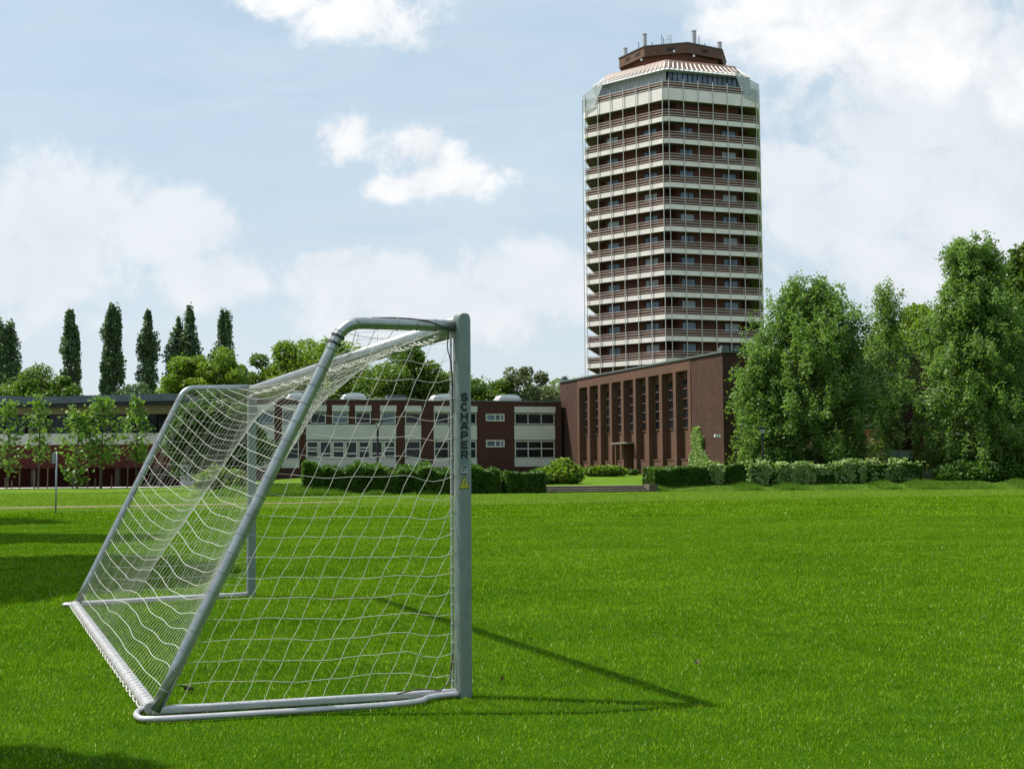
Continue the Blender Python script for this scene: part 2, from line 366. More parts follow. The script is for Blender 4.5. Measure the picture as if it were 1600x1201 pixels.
# ------------------------------------------------------------------ grass blades (uncountable: one object)
rs = np.random.RandomState(11)
STRIPS = [([-60, -22, -8], [49, 56, 64], [54, 61, 67]), ([-17.7, -1.7, 7], [51.1, 58.6, 62.3], [51.9, 59.4, 63])]
def blades(n, d0, d1, power, wr, hr, xlim=None):
    u = rs.rand(n*2); d = (d0**power + u*(d1**power-d0**power))**(1/power)
    x = (rs.rand(n*2)*2-1)*(d*.44+1.6); y = d
    k = np.ones(len(x), bool)
    # clumps: thin out by a cheap smooth pattern
    pat = np.sin(x*9.1+np.sin(y*7.3)*2)*np.sin(y*8.7+np.sin(x*6.1)*2)
    k &= rs.rand(len(x)) < (.62+.3*pat)
    for xp_, a_, b_ in STRIPS:
        k &= ~((y > np.interp(x, xp_, a_)) & (y < np.interp(x, xp_, b_)) & (x > xp_[0]) & (x < xp_[-1]) & (rs.rand(len(x)) < .88))
    x, y, d = x[k][:n], y[k][:n], d[k][:n]; m = len(x)
    s = (d/8)**.62
    w = wr*s*(.6+.8*rs.rand(m)); h = hr*(.55+.9*rs.rand(m))*np.minimum(s, 1.5); a = rs.rand(m)*2*np.pi
    lx = (rs.randn(m)*.42)*h; ly = (rs.randn(m)*.42)*h; z = gz(x, y)
    V_ = np.empty((m, 3, 3)); ca, sa = np.cos(a)*w/2, np.sin(a)*w/2
    V_[:, 0] = np.stack([x-ca, y-sa, z-.003], 1); V_[:, 1] = np.stack([x+ca, y+sa, z-.003], 1); V_[:, 2] = np.stack([x+lx, y+ly, z+h], 1)
    return V_.reshape(-1, 3)
gv = np.concatenate([blades(1050000, 5.4, 42, .42, .0054, .0185), blades(300000, 42, 92, .6, .011, .034)])
tag(np_mesh('grass', gv, 3, mats['blade']), 'short mown grass covering the sports field', 'grass', kind='stuff')
del gv
def rough_strip():            # taller uncut grass on the bank at the field edge
    n = 90000; x = rs.rand(n)*62-20; e = np.interp(x, EX, EY); y = e+.1+rs.rand(n)**1.2*3.6
    k = ~((x > 1.6) & (x < 9.9)); x, y = x[k], y[k]; m = len(x); z = gz(x, y)
    h = (.10+.28*rs.rand(m))*(.7+.5*np.sin(x*1.3+np.sin(x*.7)*2)); w = .02+.02*rs.rand(m); a = rs.rand(m)*6.28
    V_ = np.empty((m, 3, 3)); ca, sa = np.cos(a)*w, np.sin(a)*w
    V_[:, 0] = np.stack([x-ca, y-sa, z-.01], 1); V_[:, 1] = np.stack([x+ca, y+sa, z-.01], 1)
    V_[:, 2] = np.stack([x+rs.randn(m)*.06, y+rs.randn(m)*.06, z+h], 1)
    tag(np_mesh('tall_grass', V_.reshape(-1, 3), 3, mats['rough_grass']), 'uncut rough grass along the bank below the hedges', 'grass', kind='stuff')
rough_strip()

# ------------------------------------------------------------------ vegetation
def leaves(pts, size, rs, flat=.45, aspect=1.5, jit=.5, down=0.0):
    n = len(pts); nrm = rs.randn(n, 3); nrm[:, 2] = np.abs(nrm[:, 2])+flat; nrm /= np.linalg.norm(nrm, axis=1)[:, None]
    r = rs.randn(n, 3); r[:, 2] -= down; a = np.cross(nrm, r); a /= np.linalg.norm(a, axis=1)[:, None]+1e-9; b = np.cross(nrm, a)
    if down > 0: a, b = b, a
    s = size*(1-jit/2+jit*rs.rand(n))[:, None]
    a = a*s*.5*aspect; b = b*s*.5; off = (rs.rand(n, 1)-.5)*.5
    return np.stack([pts-a, pts+b+a*off, pts+a, pts-b+a*off*.6], 1).reshape(-1, 3)
def shell(cen, rad, n, rs, inner=.45):
    d = rs.randn(n, 3); d /= np.linalg.norm(d, axis=1)[:, None]
    return cen+d*rad*(inner+(1.08-inner)*rs.rand(n, 1)**.6)*(1+.28*(rs.rand(n, 1) < .12)*rs.rand(n, 1))
def limbs(mb, base, top, r0, targets, rs):
    base = Vector(base); top = Vector(top); k = 7; pts = []
    off = Vector((0, 0, 0))
    for i in range(k+1):
        t = i/k; pts.append(base.lerp(top, t)+off); off += Vector((rs.randn(), rs.randn(), 0))*r0*.35
    mb.tube(pts, [r0*(1-.88*i/k)*(1.25 if i == 0 else 1) for i in range(k+1)], 7)
    H = (top-base).length
    for tg in targets:
        tg = Vector(tg); f = min(.9, max(.15, ((tg.z-base.z)/H)*.72-.04+rs.rand()*.08)); i = f*k; a = pts[int(i)].lerp(pts[min(k, int(i)+1)], i-int(i))
        mid = a.lerp(tg, .5)+Vector((0, 0, .1*(tg-a).length)); rr0 = r0*(1-.88*f)*.55
        mb.tube([a, mid, tg], [rr0, rr0*.6, rr0*.2], 5)
def round_tree(name, label, cat, px, pytop, Y, wpx, leaf, n=9000, lsize=.42, zb=None, group=None, seed=0, squash=.5, flat=False, dens=1.0, trunk='bark', nb=44, pybot=None):
    rs = np.random.RandomState(seed+17); c0 = at(px, pytop, Y); x = c0.x; g = G(x, Y); ztop = c0.z; w = wpx/F_PX*Y/2*1.42; lsize *= .68; n = int(n*2.5)
    zbot = g+1.2 if pybot is None else max(g+.3, at(px, pybot, Y).z)
    cz = (ztop+zbot)/2; hz = (ztop-zbot)/2
    P = []; tg = []
    for i in range(nb):
        d = rs.randn(3); d /= np.linalg.norm(d); q = rs.rand()**.3*.92
        e = np.array([x, Y, cz])+d*np.array([w, w, hz])*q
        r = (.16+.20*rs.rand())*min(w, hz*1.2)*np.array([1, 1, .8])
        r = np.minimum(r, np.array([w, w, hz])*1.02-np.abs(e-np.array([x, Y, cz]))*.66); r = np.maximum(r, .18*min(w, hz))
        P.append(shell(e, r, int(n/nb), rs)); tg.append(e)
    P.append(shell(np.array([x, Y, cz]), np.array([w, w, hz])*.72, n//5, rs, .2))
    P = np.concatenate(P); P = P[P[:, 2] > g+.2]
    r = thing(name, label, cat, (x, Y, g), group)
    o = np_mesh('crown', leaves(P-np.array([x, Y, g]), lsize, rs), 4, mats[leaf], r)
    mb = MB(); limbs(mb, (0, 0, -.1), (0, 0, (ztop-g)*.85), max(.12, .022*(ztop-g)), [np.array(t)-np.array([x, Y, g]) for t in tg[:12]], rs)
    mb.build('trunk', mats[trunk], r, True)
    return r
def poplar(label, px, pytop, Y, wpx, seed, lean=0.0, stems=1, n=11000):
    rs = np.random.RandomState(seed); top = at(px, pytop, Y); x = top.x; g = G(x, Y); H = top.z-g; w = wpx/F_PX*Y/2*1.30; n = int(n*1.45); P = []; tg = []
    for s in range(stems):
        ox = 0 if stems == 1 else (-.34*w if s == 0 else .24*w); Hs = H*(1 if s == stems-1 else .93); ws = w*(1 if stems == 1 else .86)
        for i in range(72):
            t = .10+.90*rs.rand()**.75
            env = ws*(.86+.3*math.exp(-((t-.3)/.22)**2))*min(1.0, (1-t)*5.5+.30)*(.88+.08*math.sin(t*11+seed)+.06*math.sin(t*27+seed*2))*(.72+.28*min(1, (1-t)*1.6)); a = rs.rand()*6.28; q = env*.66*rs.rand()**.5
            e = np.array([ox+math.cos(a)*q*1.12+lean*(t-.5), math.sin(a)*q, Hs*t-1.0]); rad = np.array([env*.42, env*.42, 1.3+1.5*rs.rand()])
            if e[2]+rad[2] > Hs: e[2] = Hs-rad[2]
            P.append(shell(e, rad, n//(72*stems), rs, .3)); tg.append(e)
    P = np.concatenate(P); r = thing('poplar_tree', label, 'tree', (x, Y, g), 'tall poplars standing in a row behind the low building')
    np_mesh('crown', leaves(P, .33, rs, .3, 1.4), 4, mats['lf_poplar'], r)
    mb = MB(); limbs(mb, (0, 0, -.1), (0, 0, H*.93), .35, tg[:14], rs); mb.build('trunk', mats['bark'], r, True)
    return r
def birch(label, px, pytop, Y, wpx, seed, n=42000, pybot=None, leaf='lf_birch', lsize=.20, group='birches by the brick hall', prof=None, name='birch_tree', nbr=64, rel=(0, 0)):
    # drooping sprays: leaves strung along hanging twigs from arching branches
    rs = np.random.RandomState(seed); top = at(px, pytop, Y); x = top.x; g = G(x, Y); H = top.z-g; w = wpx/F_PX*Y/2
    prof = prof or [(.06, .35), (.18, .8), (.35, 1.0), (.55, .95), (.75, .68), (.9, .36), (1, .08)]
    pt = [p[0] for p in prof]; pr = [p[1] for p in prof]
    P = []; mb = MB(); stems = []
    k = 9; trunk = []; off = np.zeros(3)
    for i in range(k+1):
        trunk.append(np.array([0, 0, H*.97*i/k])+off); off = off+np.array([rs.randn(), rs.randn(), 0])*.12
    trunk = np.array(trunk); mb.tube([Vector(p) for p in trunk], [(.024*H*.62)*(1-.93*i/k)+.012 for i in range(k+1)], 7)
    for i in range(nbr):
        t = .14+.84*((i+rs.rand())/nbr); a = i*2.4+rs.rand()*.8; L = w*np.interp(t, pt, pr)*(.52+.54*rs.rand())
        z0 = H*max(.08, t-.10-.05*rs.rand()); base = np.array([np.interp(z0, trunk[:, 2], trunk[:, 0]), np.interp(z0, trunk[:, 2], trunk[:, 1]), z0])
        dr = np.array([math.cos(a), math.sin(a), 0]); m = 7; br = []
        for q in range(m+1):
            s = q/m; br.append(base+dr*L*s+np.array([0, 0, (H*t-z0)*1.25*math.sin(s*2.0)*(1 if t > .3 else .6)+0]))
        br = np.array(br); mb.tube([Vector(p) for p in br[::2]]+[Vector(br[-1])], [.055*(1-.85*s/(len(br[::2]))) for s in range(len(br[::2])+1)], 4)
        nt = 20
        for q in range(nt):
            s = .25+.75*rs.rand(); b = np.array([np.interp(s*m, range(m+1), br[:, j]) for j in range(3)]); b = b+rs.randn(3)*.5*np.array([1, 1, 1.0])
            ln = (.4+1.3*rs.rand())*min(1.0, .30+L/4.0); cnt = max(4, int(n/(nbr*nt)))
            u = rs.rand(cnt, 1)**.8; sway = rs.randn(2)*.16+dr[:2]*.18
            P.append(b+np.concatenate([u*sway[0]+rs.randn(cnt, 1)*.17, u*sway[1]+rs.randn(cnt, 1)*.17, -u*ln+.25+rs.randn(cnt, 1)*.16], 1))
    P = np.concatenate(P); P = P[(P[:, 2] > .3)]
    r = thing(name, label, 'tree', (x, Y, g), group)
    np_mesh('crown', leaves(P, lsize, rs, .35, 1.6), 4, mats[leaf], r)
    mb.build('trunk', mats['birchbark'], r, True); return r
def shrub(name, label, cat, x, y, rx, ry, h, leaf, n=5000, lsize=.16, seed=0, group=None, nb=14):
    rs = np.random.RandomState(seed+5); g = G(x, y); P = []
    for i in range(nb):
        a = rs.rand()*6.28; q = rs.rand()**.5*.62; hh = h*(.45+.5*rs.rand())*(1-.25*q)
        e = np.array([math.cos(a)*rx*q, math.sin(a)*ry*q, hh*.55]); P.append(shell(e, np.array([rx*.42, ry*.42, hh*.5]), n//nb, rs, .4))
    P = np.concatenate(P); P = P[P[:, 2] > .02]
    r = thing(name, label, cat, (x, y, g), group)
    np_mesh('foliage', leaves(P, lsize, rs), 4, mats[leaf], r)
    mb = MB()
    for i in range(7):
        a = rs.rand()*6.28; mb.tube([(0, 0, -.05), (math.cos(a)*rx*.25, math.sin(a)*ry*.25, h*.35), (math.cos(a)*rx*.5, math.sin(a)*ry*.5, h*.7)], [.03, .02, .008], 5)
    mb.build('stem', mats['bark'], r, True); return r
def hedge(label, p0, p1, wid, h, leaf, n, lsize, seed, bumpy=.06, base=None):
    rs = np.random.RandomState(seed); p0 = Vector(p0); p1 = Vector(p1); L = (p1-p0).length; d = (p1-p0)/L; nn = Vector((-d.y, d.x, 0))
    s = rs.rand(n)*L; fce = rs.rand(n); z = np.empty(n); q = np.empty(n)
    top = h*(1+bumpy*(np.sin(s*1.7+seed)+np.sin(s*4.1)*.7+np.sin(s*9.3)*.4))
    A = fce < .38; B = (fce >= .38) & (fce < .5); Cc = (fce >= .5) & (fce < .88); D_ = fce >= .88
    dep = np.abs(rs.randn(n))*.07
    q[A] = (-wid/2+dep[A]); z[A] = top[A]*rs.rand(A.sum()); q[B] = (wid/2-dep[B]); z[B] = top[B]*rs.rand(B.sum())
    q[Cc] = (rs.rand(Cc.sum())-.5)*wid; z[Cc] = top[Cc]-dep[Cc]+rs.rand(Cc.sum())*.10*(1+bumpy*8); q[D_] = (rs.rand(D_.sum())-.5)*wid; z[D_] = top[D_]*rs.rand(D_.sum())
    q += np.sin(s*2.3+seed)*bumpy*.8*wid*(z/h)
    e = D_ & (rs.rand(n) < .5); s[e] = np.where(rs.rand(e.sum()) < .5, rs.rand(e.sum())*.1, L-rs.rand(e.sum())*.1)
    x = p0.x+d.x*s+nn.x*q; y = p0.y+d.y*s+nn.y*q; P = np.stack([x, y, gz(x, y)+z], 1)
    r = thing('hedge', label, 'hedge', (p0.x, p0.y, G(p0.x, p0.y))); o0 = np.array([p0.x, p0.y, G(p0.x, p0.y)])
    np_mesh('foliage', leaves(P-o0, lsize, rs), 4, mats[leaf], r)
    mb = MB(); k = int(L/.45)     # woody inside: stems and a dense twig core that stops the light
    for i in range(k):
        t = (i+.5)/k*L; bx = d*t; gx0 = p0.x+bx.x; gy0 = p0.y+bx.y; zz = G(gx0, gy0)-o0[2]
        for j in range(3):
            a, b_ = (rs.rand()-.5)*wid*.6, (rs.rand()-.5)*.5
            mb.tube([bx+nn*a*.4+Vector((0, 0, zz-.05)), bx+nn*a+d*b_+Vector((0, 0, zz+h*.85))], [.03, .012], 4)
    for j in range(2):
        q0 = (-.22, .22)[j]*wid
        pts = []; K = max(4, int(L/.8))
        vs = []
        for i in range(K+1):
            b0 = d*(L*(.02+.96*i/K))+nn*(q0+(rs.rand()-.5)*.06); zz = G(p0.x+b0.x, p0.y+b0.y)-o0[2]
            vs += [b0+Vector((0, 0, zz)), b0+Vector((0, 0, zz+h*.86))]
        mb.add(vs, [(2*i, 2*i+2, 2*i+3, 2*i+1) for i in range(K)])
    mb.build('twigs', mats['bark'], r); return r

# -- poplars behind the low building
poplar('broadest and shortest poplar, cut by the photo edge at far left', 8, 496, 205, 66, 21, n=12000)
poplar('narrow poplar between the broad edge poplar and the tallest one', 112, 484, 205, 40, 22, -.6)
poplar('tallest poplar of the row with a dense even crown', 178, 475, 205, 46, 23, -.5, n=14000)
poplar('thin poplar with an airy ragged crown beside the tallest one', 232, 485, 205, 38, 24, 0, n=7500)
poplar('double stemmed poplar with a cleft top', 288, 476, 205, 54, 25, .2, 2, n=12000)
poplar('poplar with a one sided pointed crown above the bright bushy trees', 346, 485, 205, 48, 26, 1.2)
TR = 'trees rising behind the low school buildings'
trees = [
 ('bushy green tree left of the narrow poplar, above the low roof', 45, 568, 160, 95, 'lf_round', 9000, .36),
 ('small dark green tree tucked at the foot of the narrow poplar', 96, 580, 158, 56, 'lf_round', 6000, .34),
 ('little dark tree between the tallest and the airy poplar', 213, 596, 165, 48, 'lf_poplar', 4000, .34),
 ('yellowish green tree at the foot of the cleft poplar', 296, 556, 165, 80, 'lf_bright', 9000, .36),
 ('loose tree with an airy right edge below the pointed poplar', 358, 548, 165, 78, 'lf_bright', 8000, .36),
 ('dark green tree left of the biggest bright crown behind the goal', 428, 549, 175, 76, 'lf_round', 9000, .40),
 ('biggest bright green tree seen behind the slanted goal tube', 505, 521, 172, 140, 'lf_bright', 16000, .42),
 ('full dark green tree seen through the side net left of the front post', 618, 545, 165, 134, 'lf_round', 17000, .42),
 ('small light green tree just left of the lettered goal post', 700, 575, 175, 62, 'lf_bright', 6000, .40),
 ('round green tree directly right of the lettered goal post', 752, 574, 170, 78, 'lf_round', 9000, .40),
 ('thin loose topped tree right of the round green tree', 806, 561, 172, 52, 'lf_pale', 2600, .38),
 ('grey green hazy tree left of the brick hall', 850, 586, 190, 84, 'lf_pale', 8000, .42),
 ('rounded light green treetop above the left end of the hall roof', 897, 578, 200, 60, 'lf_bright', 6000, .42)]
for i, (lb, px, py, Y, w, lf, n, ls) in enumerate(trees):
    round_tree('broadleaf_tree', lb, 'tree', px, py, Y, w, lf, n, ls, group=TR, seed=i*3, pybot=705)
round_tree('broadleaf_tree', 'tall shrubby tree seen through the back net beside the white corner column', 'tree', 345, 612, 98, 112, 'lf_hedge', 15000, .24, seed=77, pybot=752)
birch('broad weeping birch hiding the right wall of the brick hall', 1270, 452, 103, 262, 31, 98000, lsize=.15, prof=[(.05, .75), (.15, 1.0), (.5, 1.0), (.75, .86), (.9, .58), (1, .2)], nbr=120)
birch('slender birch with wispy top and bare white stem, right of the broad one', 1380, 450, 108, 112, 32, 15000, lsize=.14, prof=[(.05, .05), (.3, .1), (.48, .9), (.6, .6), (.75, .4), (1, .14)])
birch('tallest birch with a pale trunk at the right, crown down to the lawn', 1526, 388, 100, 230, 33, 100000, lsize=.15, nbr=110, prof=[(.03, .6), (.12, .95), (.3, 1.0), (.5, .9), (.7, .68), (.85, .46), (1, .14)])
birch('dark birch cut by the right edge of the photo', 1604, 398, 107, 170, 34, 75000, leaf='lf_round', prof=[(.03, .8), (.3, 1), (.7, .75), (1, .2)])
birch('low young birch at the near corner of the hall beside the lamp', 1204, 560, 101, 104, 35, 34000, lsize=.14, prof=[(.05, .7), (.3, 1), (.6, .8), (1, .2)], nbr=40)
for i, (lb, px, py, Y, w, lf, n, pb) in enumerate([
 ('bright green tree behind the hall, between the slender and the tallest birch', 1440, 468, 135, 130, 'lf_bright', 15000, 640),
 ('dark leafy tree behind the trunk of the tallest birch', 1490, 560, 122, 170, 'lf_hedge', 12000, 745),
 ('deep green tree at the right edge behind the birches', 1590, 470, 112, 150, 'lf_round', 17000, 745)]):
    round_tree('broadleaf_tree', lb, 'tree', px, py, Y, w, lf, n, .36, seed=90+i, pybot=pb)

# ------------------------------------------------------------------ shapes shared by the buildings
def facade(o, d):             # local frame: x along the wall, y outward normal (towards the viewer side), z up
    d = Vector((d[0], d[1], 0)).normalized(); n = Vector((d.y, -d.x, 0))
    return Matrix(((d.x, n.x, 0, o[0]), (d.y, n.y, 0, o[1]), (0, 0, 1, 0), (0, 0, 0, 1)))
def window(parent, M, x0, x1, z0, z1, y=0.0, glass='glass', frame='white_panel', fr=.07, mull=(), trans=(), deep=.05, glabel=None):
    mb = MB()
    mb.box((x0, y, z0), (x0+fr, y+deep, z1), M); mb.box((x1-fr, y, z0), (x1, y+deep, z1), M)
    mb.box((x0+fr, y, z0), (x1-fr, y+deep, z0+fr), M); mb.box((x0+fr, y, z1-fr), (x1-fr, y+deep, z1), M)
    for m in mull: mb.box((x0+m*(x1-x0)-fr/2, y, z0+fr), (x0+m*(x1-x0)+fr/2, y+deep-.004, z1-fr), M)
    for m in trans: mb.box((x0+fr, y, z0+m*(z1-z0)-fr/2), (x1-fr, y+deep-.008, z0+m*(z1-z0)+fr/2), M)
    w = mb.build('window', mats[frame], parent)
    g = MB(); g.box((x0+fr*.5, y-.02, z0+fr*.5), (x1-fr*.5, y+.012, z1-fr*.5), M); g.build('pane', mats[glass], w)
    return w
rnd = random.Random(4)

# ------------------------------------------------------------------ tower
def tower():
    T = thing('residential_tower', 'hexagonal brick high-rise with pale balcony bands and a brown ribbed roof', 'tower', (23.3, 188.8, 1.1))
    T0 = Matrix.Translation((-23.3, -188.8, -1.1))
    a = 14.1; C0 = Vector((20.98, 175.0, 0)); Cc = C0+Vector((math.cos(R(78.5)), math.sin(R(78.5)), 0))*a
    def hexp(r, ch=0.0, ph=0):
        out = []
        vs = [Vector((Cc.x+r*math.cos(R(-101.5+60*k+ph)), Cc.y+r*math.sin(R(-101.5+60*k+ph)))) for k in range(6)]
        if ch <= 0: return [(v.x, v.y) for v in vs]
        for k in range(6):
            p, c_, n = vs[k-1], vs[k], vs[(k+1) % 6]
            out += [tuple(c_+(p-c_).normalized()*ch), tuple(c_+(n-c_).normalized()*ch)]
        return out
    zc = lambda py: zat(C0.x, C0.y, py)
    zb = [zc(181+i*34.36) for i in range(12)]          # tops of the slab bands
    H = (zb[0]-zb[-1])/11; BAND = .64
    def ring(mb, r0, r1, z0, z1, ch0, ch1):
        A = hexp(r0, ch0); B = hexp(r1, ch1); n = len(A)
        vs = [Vector((*p, z)) for z in (z0, z1) for p in A]+[Vector((*p, z)) for z in (z0, z1) for p in B]; vs = [T0@v for v in vs]
        fs = []
        for i in range(n):
            j = (i+1) % n
            fs += [(i, j, n+j, n+i), (2*n+j, 2*n+i, 3*n+i, 3*n+j), (n+i, n+j, 3*n+j, 3*n+i), (j, i, 2*n+i, 2*n+j)]
        mb.add(vs, fs)
    br = mats['brick_tower']
    mb = MB(); mb.prism(hexp(a-4.3, .6), -.5+0, zc(118), T0); mb.build('core', br, T)
    # base storey under the lowest balcony
    mb = MB(); mb.prism(hexp(a-1.6, .5), 0, zb[-1]-BAND-.001, T0); mb.build('base_wall', br, T)
    walls = []
    faces = []
    for k in range(6):
        p = Vector((Cc.x+a*math.cos(R(-101.5+60*k)), Cc.y+a*math.sin(R(-101.5+60*k)), 0)); q = Vector((Cc.x+a*math.cos(R(-41.5+60*k)), Cc.y+a*math.sin(R(-41.5+60*k)), 0))
        faces.append((p, q))
    setback = 1.7
    vis = (5, 0, 1, 4)
    for k in range(6):
        p, q = faces[k]; M = T0@facade((p.x, p.y), (q-p))
        # wall block between the corner loggias
        mb = MB(); x0, x1 = (.17*a, .84*a)
        mb.box((x0, -3.72, zb[-1]-BAND-.5), (x1, -setback, zc(132)), M)
        mb.box((x0+.5, -setback, zb[0]-.02), (x1-.3, -setback+.003, zc(157)), M)
        mb.build('wall', br, T)
        if k in vis:
            for i in range(1, 12):
                z0 = zb[i]+.12
                for fx0, fx1 in ((.195, .345), (.65, .81)):
                    open_ = rnd.random() < .35
                    window(T, M, fx0*a, fx1*a, z0, z0+2.05, -setback+.005, 'glass_blue' if rnd.random() < .8 else 'curtain', 'iron', .06, (.33,) if not open_ else (.62,), (), .06)
    for i in range(12):
        mb = MB(); ring(mb, a, a-.22, zb[i]-BAND, zb[i], .5, .45); mb.build('balcony_band', mats['cream'], T)
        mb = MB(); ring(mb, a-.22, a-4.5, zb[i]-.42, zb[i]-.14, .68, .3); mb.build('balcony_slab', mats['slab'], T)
        mb = MB()
        for j, zz in enumerate((.24, .60, .96)):
            ring(mb, a-.02, a-.10, zb[i]+zz-.038, zb[i]+zz+.038, .48, .46)
        for k in vis:
            p, q = faces[k]; M = T0@facade((p.x, p.y), (q-p))
            for s in range(7):
                x = .6+(a-1.2)*s/6; mb.box((x-.03, -.14, zb[i]-.01), (x+.03, -.101, zb[i]+1.0), M)
        mb.build('railing', mats['rail_warm'], T)
        mb = MB(); ring(mb, a-.20, a-.24, zb[i]-.02, zb[i]+.84, .45, .45); mb.build('parapet', mats['brick_parapet'], T)
    # upper parapet, terrace glazing, roof
    zp0, zp1 = zc(155), zc(136.5)
    mb = MB(); ring(mb, a, a-.25, zp0, zp1, .5, .45); mb.build('roof_parapet', mats['cream'], T)
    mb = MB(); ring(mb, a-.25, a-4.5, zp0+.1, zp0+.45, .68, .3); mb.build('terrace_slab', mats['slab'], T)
    mb = MB()
    for zz in (.2, .55, .9): ring(mb, a-.02, a-.10, zp1+zz-.045, zp1+zz+.045, .48, .46)
    mb.build('railing', mats['rail'], T)
    mb = MB(); ring(mb, a-.20, a-.24, zp1-.02, zp1+.95, .45, .45); mb.build('parapet', mats['brick_parapet'], T)
    ze, zt = zat(C0.x+.4, C0.y+2.1, 106), zat(C0.x+.7, C0.y+3.4, 93)
    rg = a-2.5
    for k in vis:
        p = Vector((Cc.x+rg*math.cos(R(-101.5+60*k)), Cc.y+rg*math.sin(R(-101.5+60*k)), 0)); q = Vector((Cc.x+rg*math.cos(R(-41.5+60*k)), Cc.y+rg*math.sin(R(-41.5+60*k)), 0)); L = (q-p).length
        M = T0@facade((p.x, p.y), (q-p))
        window(T, M, .1, L-.1, zp1-.2, ze-.15, 0, 'curtain', 'rail', .08, [j/15 for j in range(1, 15)], (), .10) if k in (5, 4) else window(T, M, .1, L-.1, zp1-.2, ze-.15, 0, 'glass_blue', 'iron', .08, [j/15 for j in range(1, 15)], (), .10)
    mb = MB(); mb.prism(hexp(a-2.64, .3), zp0+.5, ze-.1, T0); mb.build('terrace_wall', mats['dark'], T)
    # mansard skirt
    def skirt(mb, r0, z0, r1, z1):
        A = hexp(r0, .4); B = hexp(r1, .3); n = len(A); vs = [T0@Vector((*p, z0)) for p in A]+[T0@Vector((*p, z1)) for p in B]
        mb.add(vs, [(i, (i+1) % n, n+(i+1) % n, n+i) for i in range(n)]+[tuple(range(n, 2*n)), tuple(range(n-1, -1, -1))])
    mb = MB(); skirt(mb, a-2.1, ze, a-3.5, zt); mb.build('roof', mats['copper'], T)
    mb = MB(); skirt(mb, a-1.3, ze-.42, a-2.0, ze-.02); mb.build('eave', mats['eave'], T)
    mb = MB()
    for k in vis:
        for j in range(17):
            f = (j+.5)/17
            def pt(r, z, out=0):
                p = Vector((Cc.x+r*math.cos(R(-101.5+60*k)), Cc.y+r*math.sin(R(-101.5+60*k)), z)); q = Vector((Cc.x+r*math.cos(R(-41.5+60*k)), Cc.y+r*math.sin(R(-41.5+60*k)), z)); return T0@(p.lerp(q, f))
            mb.tube([pt(a-1.45, ze-.12), pt(a-2.05, ze+.12), pt(a-3.15, zt-.42)], [.10, .10, .10], 4)
    mb.build('roof_rib', mats['cream'], T)
    # penthouse: octagonal plant storey
    def octp(r): return [(Cc.x+r*math.cos(R(-82+45*k)), Cc.y+r*math.sin(R(-82+45*k))) for k in range(8)]
    zf0 = zat(24.4, 181, 83); zf1 = zat(24.4, 181, 68)
    mb = MB(); mb.prism(octp(7.3), zt-.5, zf0+.1, T0); mb.build('penthouse_wall', br, T)
    mb = MB(); mb.prism(octp(8.0), zf0, zf1, T0); mb.build('penthouse_fascia', mats['brick_fascia'], T)
    mb = MB(); mb.prism(octp(8.12), zf1, zf1+.14, T0); mb.build('penthouse_coping', mats['coping'], T)
    for k, f in ((6, .35), (6, .75), (7, .62), (0, .5), (0, .0)):
        A = octp(8.0); p, q = Vector(A[k]), Vector(A[(k+1) % 8]); M = T0@facade((p.x, p.y), (q-p)); L = (q-p).length
        if f == 0: continue
        mb = MB()
        for s in range(4): mb.box((f*L-.55+.3*s, .004, zf0+.45), (f*L-.35+.3*s, .03, zf0+.95), M)
        mb.build('vent', mats['dark'], T)
    for px, y0, y1, r, Y in ((977, 77, 96, .30, 190), (1007, 55, 74, .32, 185), (1084, 50, 72, .34, 184), (1124, 68, 92, .34, 190)):
        p = at(px, y0, Y); q = at(px, y1, Y); mb = MB(); mb.tube([T0@Vector((p.x, p.y, zf1)), T0@Vector((p.x, p.y, p.z))], r, 14)
        mb.tube([T0@Vector((p.x, p.y, p.z+.02)), T0@Vector((p.x, p.y, p.z+.14))], r*1.12, 14); mb.build('chimney', mats['chimney'], T)
    mb = MB()
    for dx in (1040.5, 1045, 1048.5):
        p = at(dx, 54, 184); mb.tube([T0@p, T0@Vector((p.x, p.y, zf1+.1))], .07, 5)
    p, q = at(1040, 55, 184), at(1049, 55, 184); mb.tube([T0@p, T0@q], .07, 5); p, q = at(1040, 62, 184), at(1049, 62, 184); mb.tube([T0@p, T0@q], .05, 5)
    mb.build('antenna', mats['white_dome'], T)
    for dx, y0 in ((998, 66), (1034, 55), (1092, 58), (1101, 68), (1037, 60), (1019, 66)):
        p = at(dx, y0, 184); mb = MB(); mb.tube([T0@p, T0@Vector((p.x, p.y, zf1+.1))], .05, 5); mb.build('mast', mats['iron'], T)
    for px, py, Y in ((1002, 94, 181), (1084, 88, 181.2), (1053, 80.5, 180.6)):
        p = at(px, py, Y); mb = MB(); mb.tube([T0@(p+Vector((0, -.12, 0))), T0@(p+Vector((0, .1, 0)))], [.17, .06], 12); mb.build('satellite_dish', mats['white_dome'], T)
    # scaffolding round the facades
    S = thing('scaffolding', 'thin pale scaffold standing around the balconies of the high-rise', 'scaffolding', (23.3, 188.8, 1.1))
    ro = a+.16; ztop = zc(122); zlo = zb[-1]-1.2
    for k in (5, 0):
        p = Vector((Cc.x+ro*math.cos(R(-101.5+60*k)), Cc.y+ro*math.sin(R(-101.5+60*k)), 0)); q = Vector((Cc.x+ro*math.cos(R(-41.5+60*k)), Cc.y+ro*math.sin(R(-41.5+60*k)), 0))
        for s in range(7):
            f = .035+.93*s/6
            b = p.lerp(q, f); mb = MB(); mb.tube([T0@Vector((b.x, b.y, .9)), T0@Vector((b.x, b.y, ztop+(.0)))], .055, 5); mb.build('scaffold_pole', mats['rail'], S)
        nrm = Vector(((q-p).y, -(q-p).x, 0)).normalized()
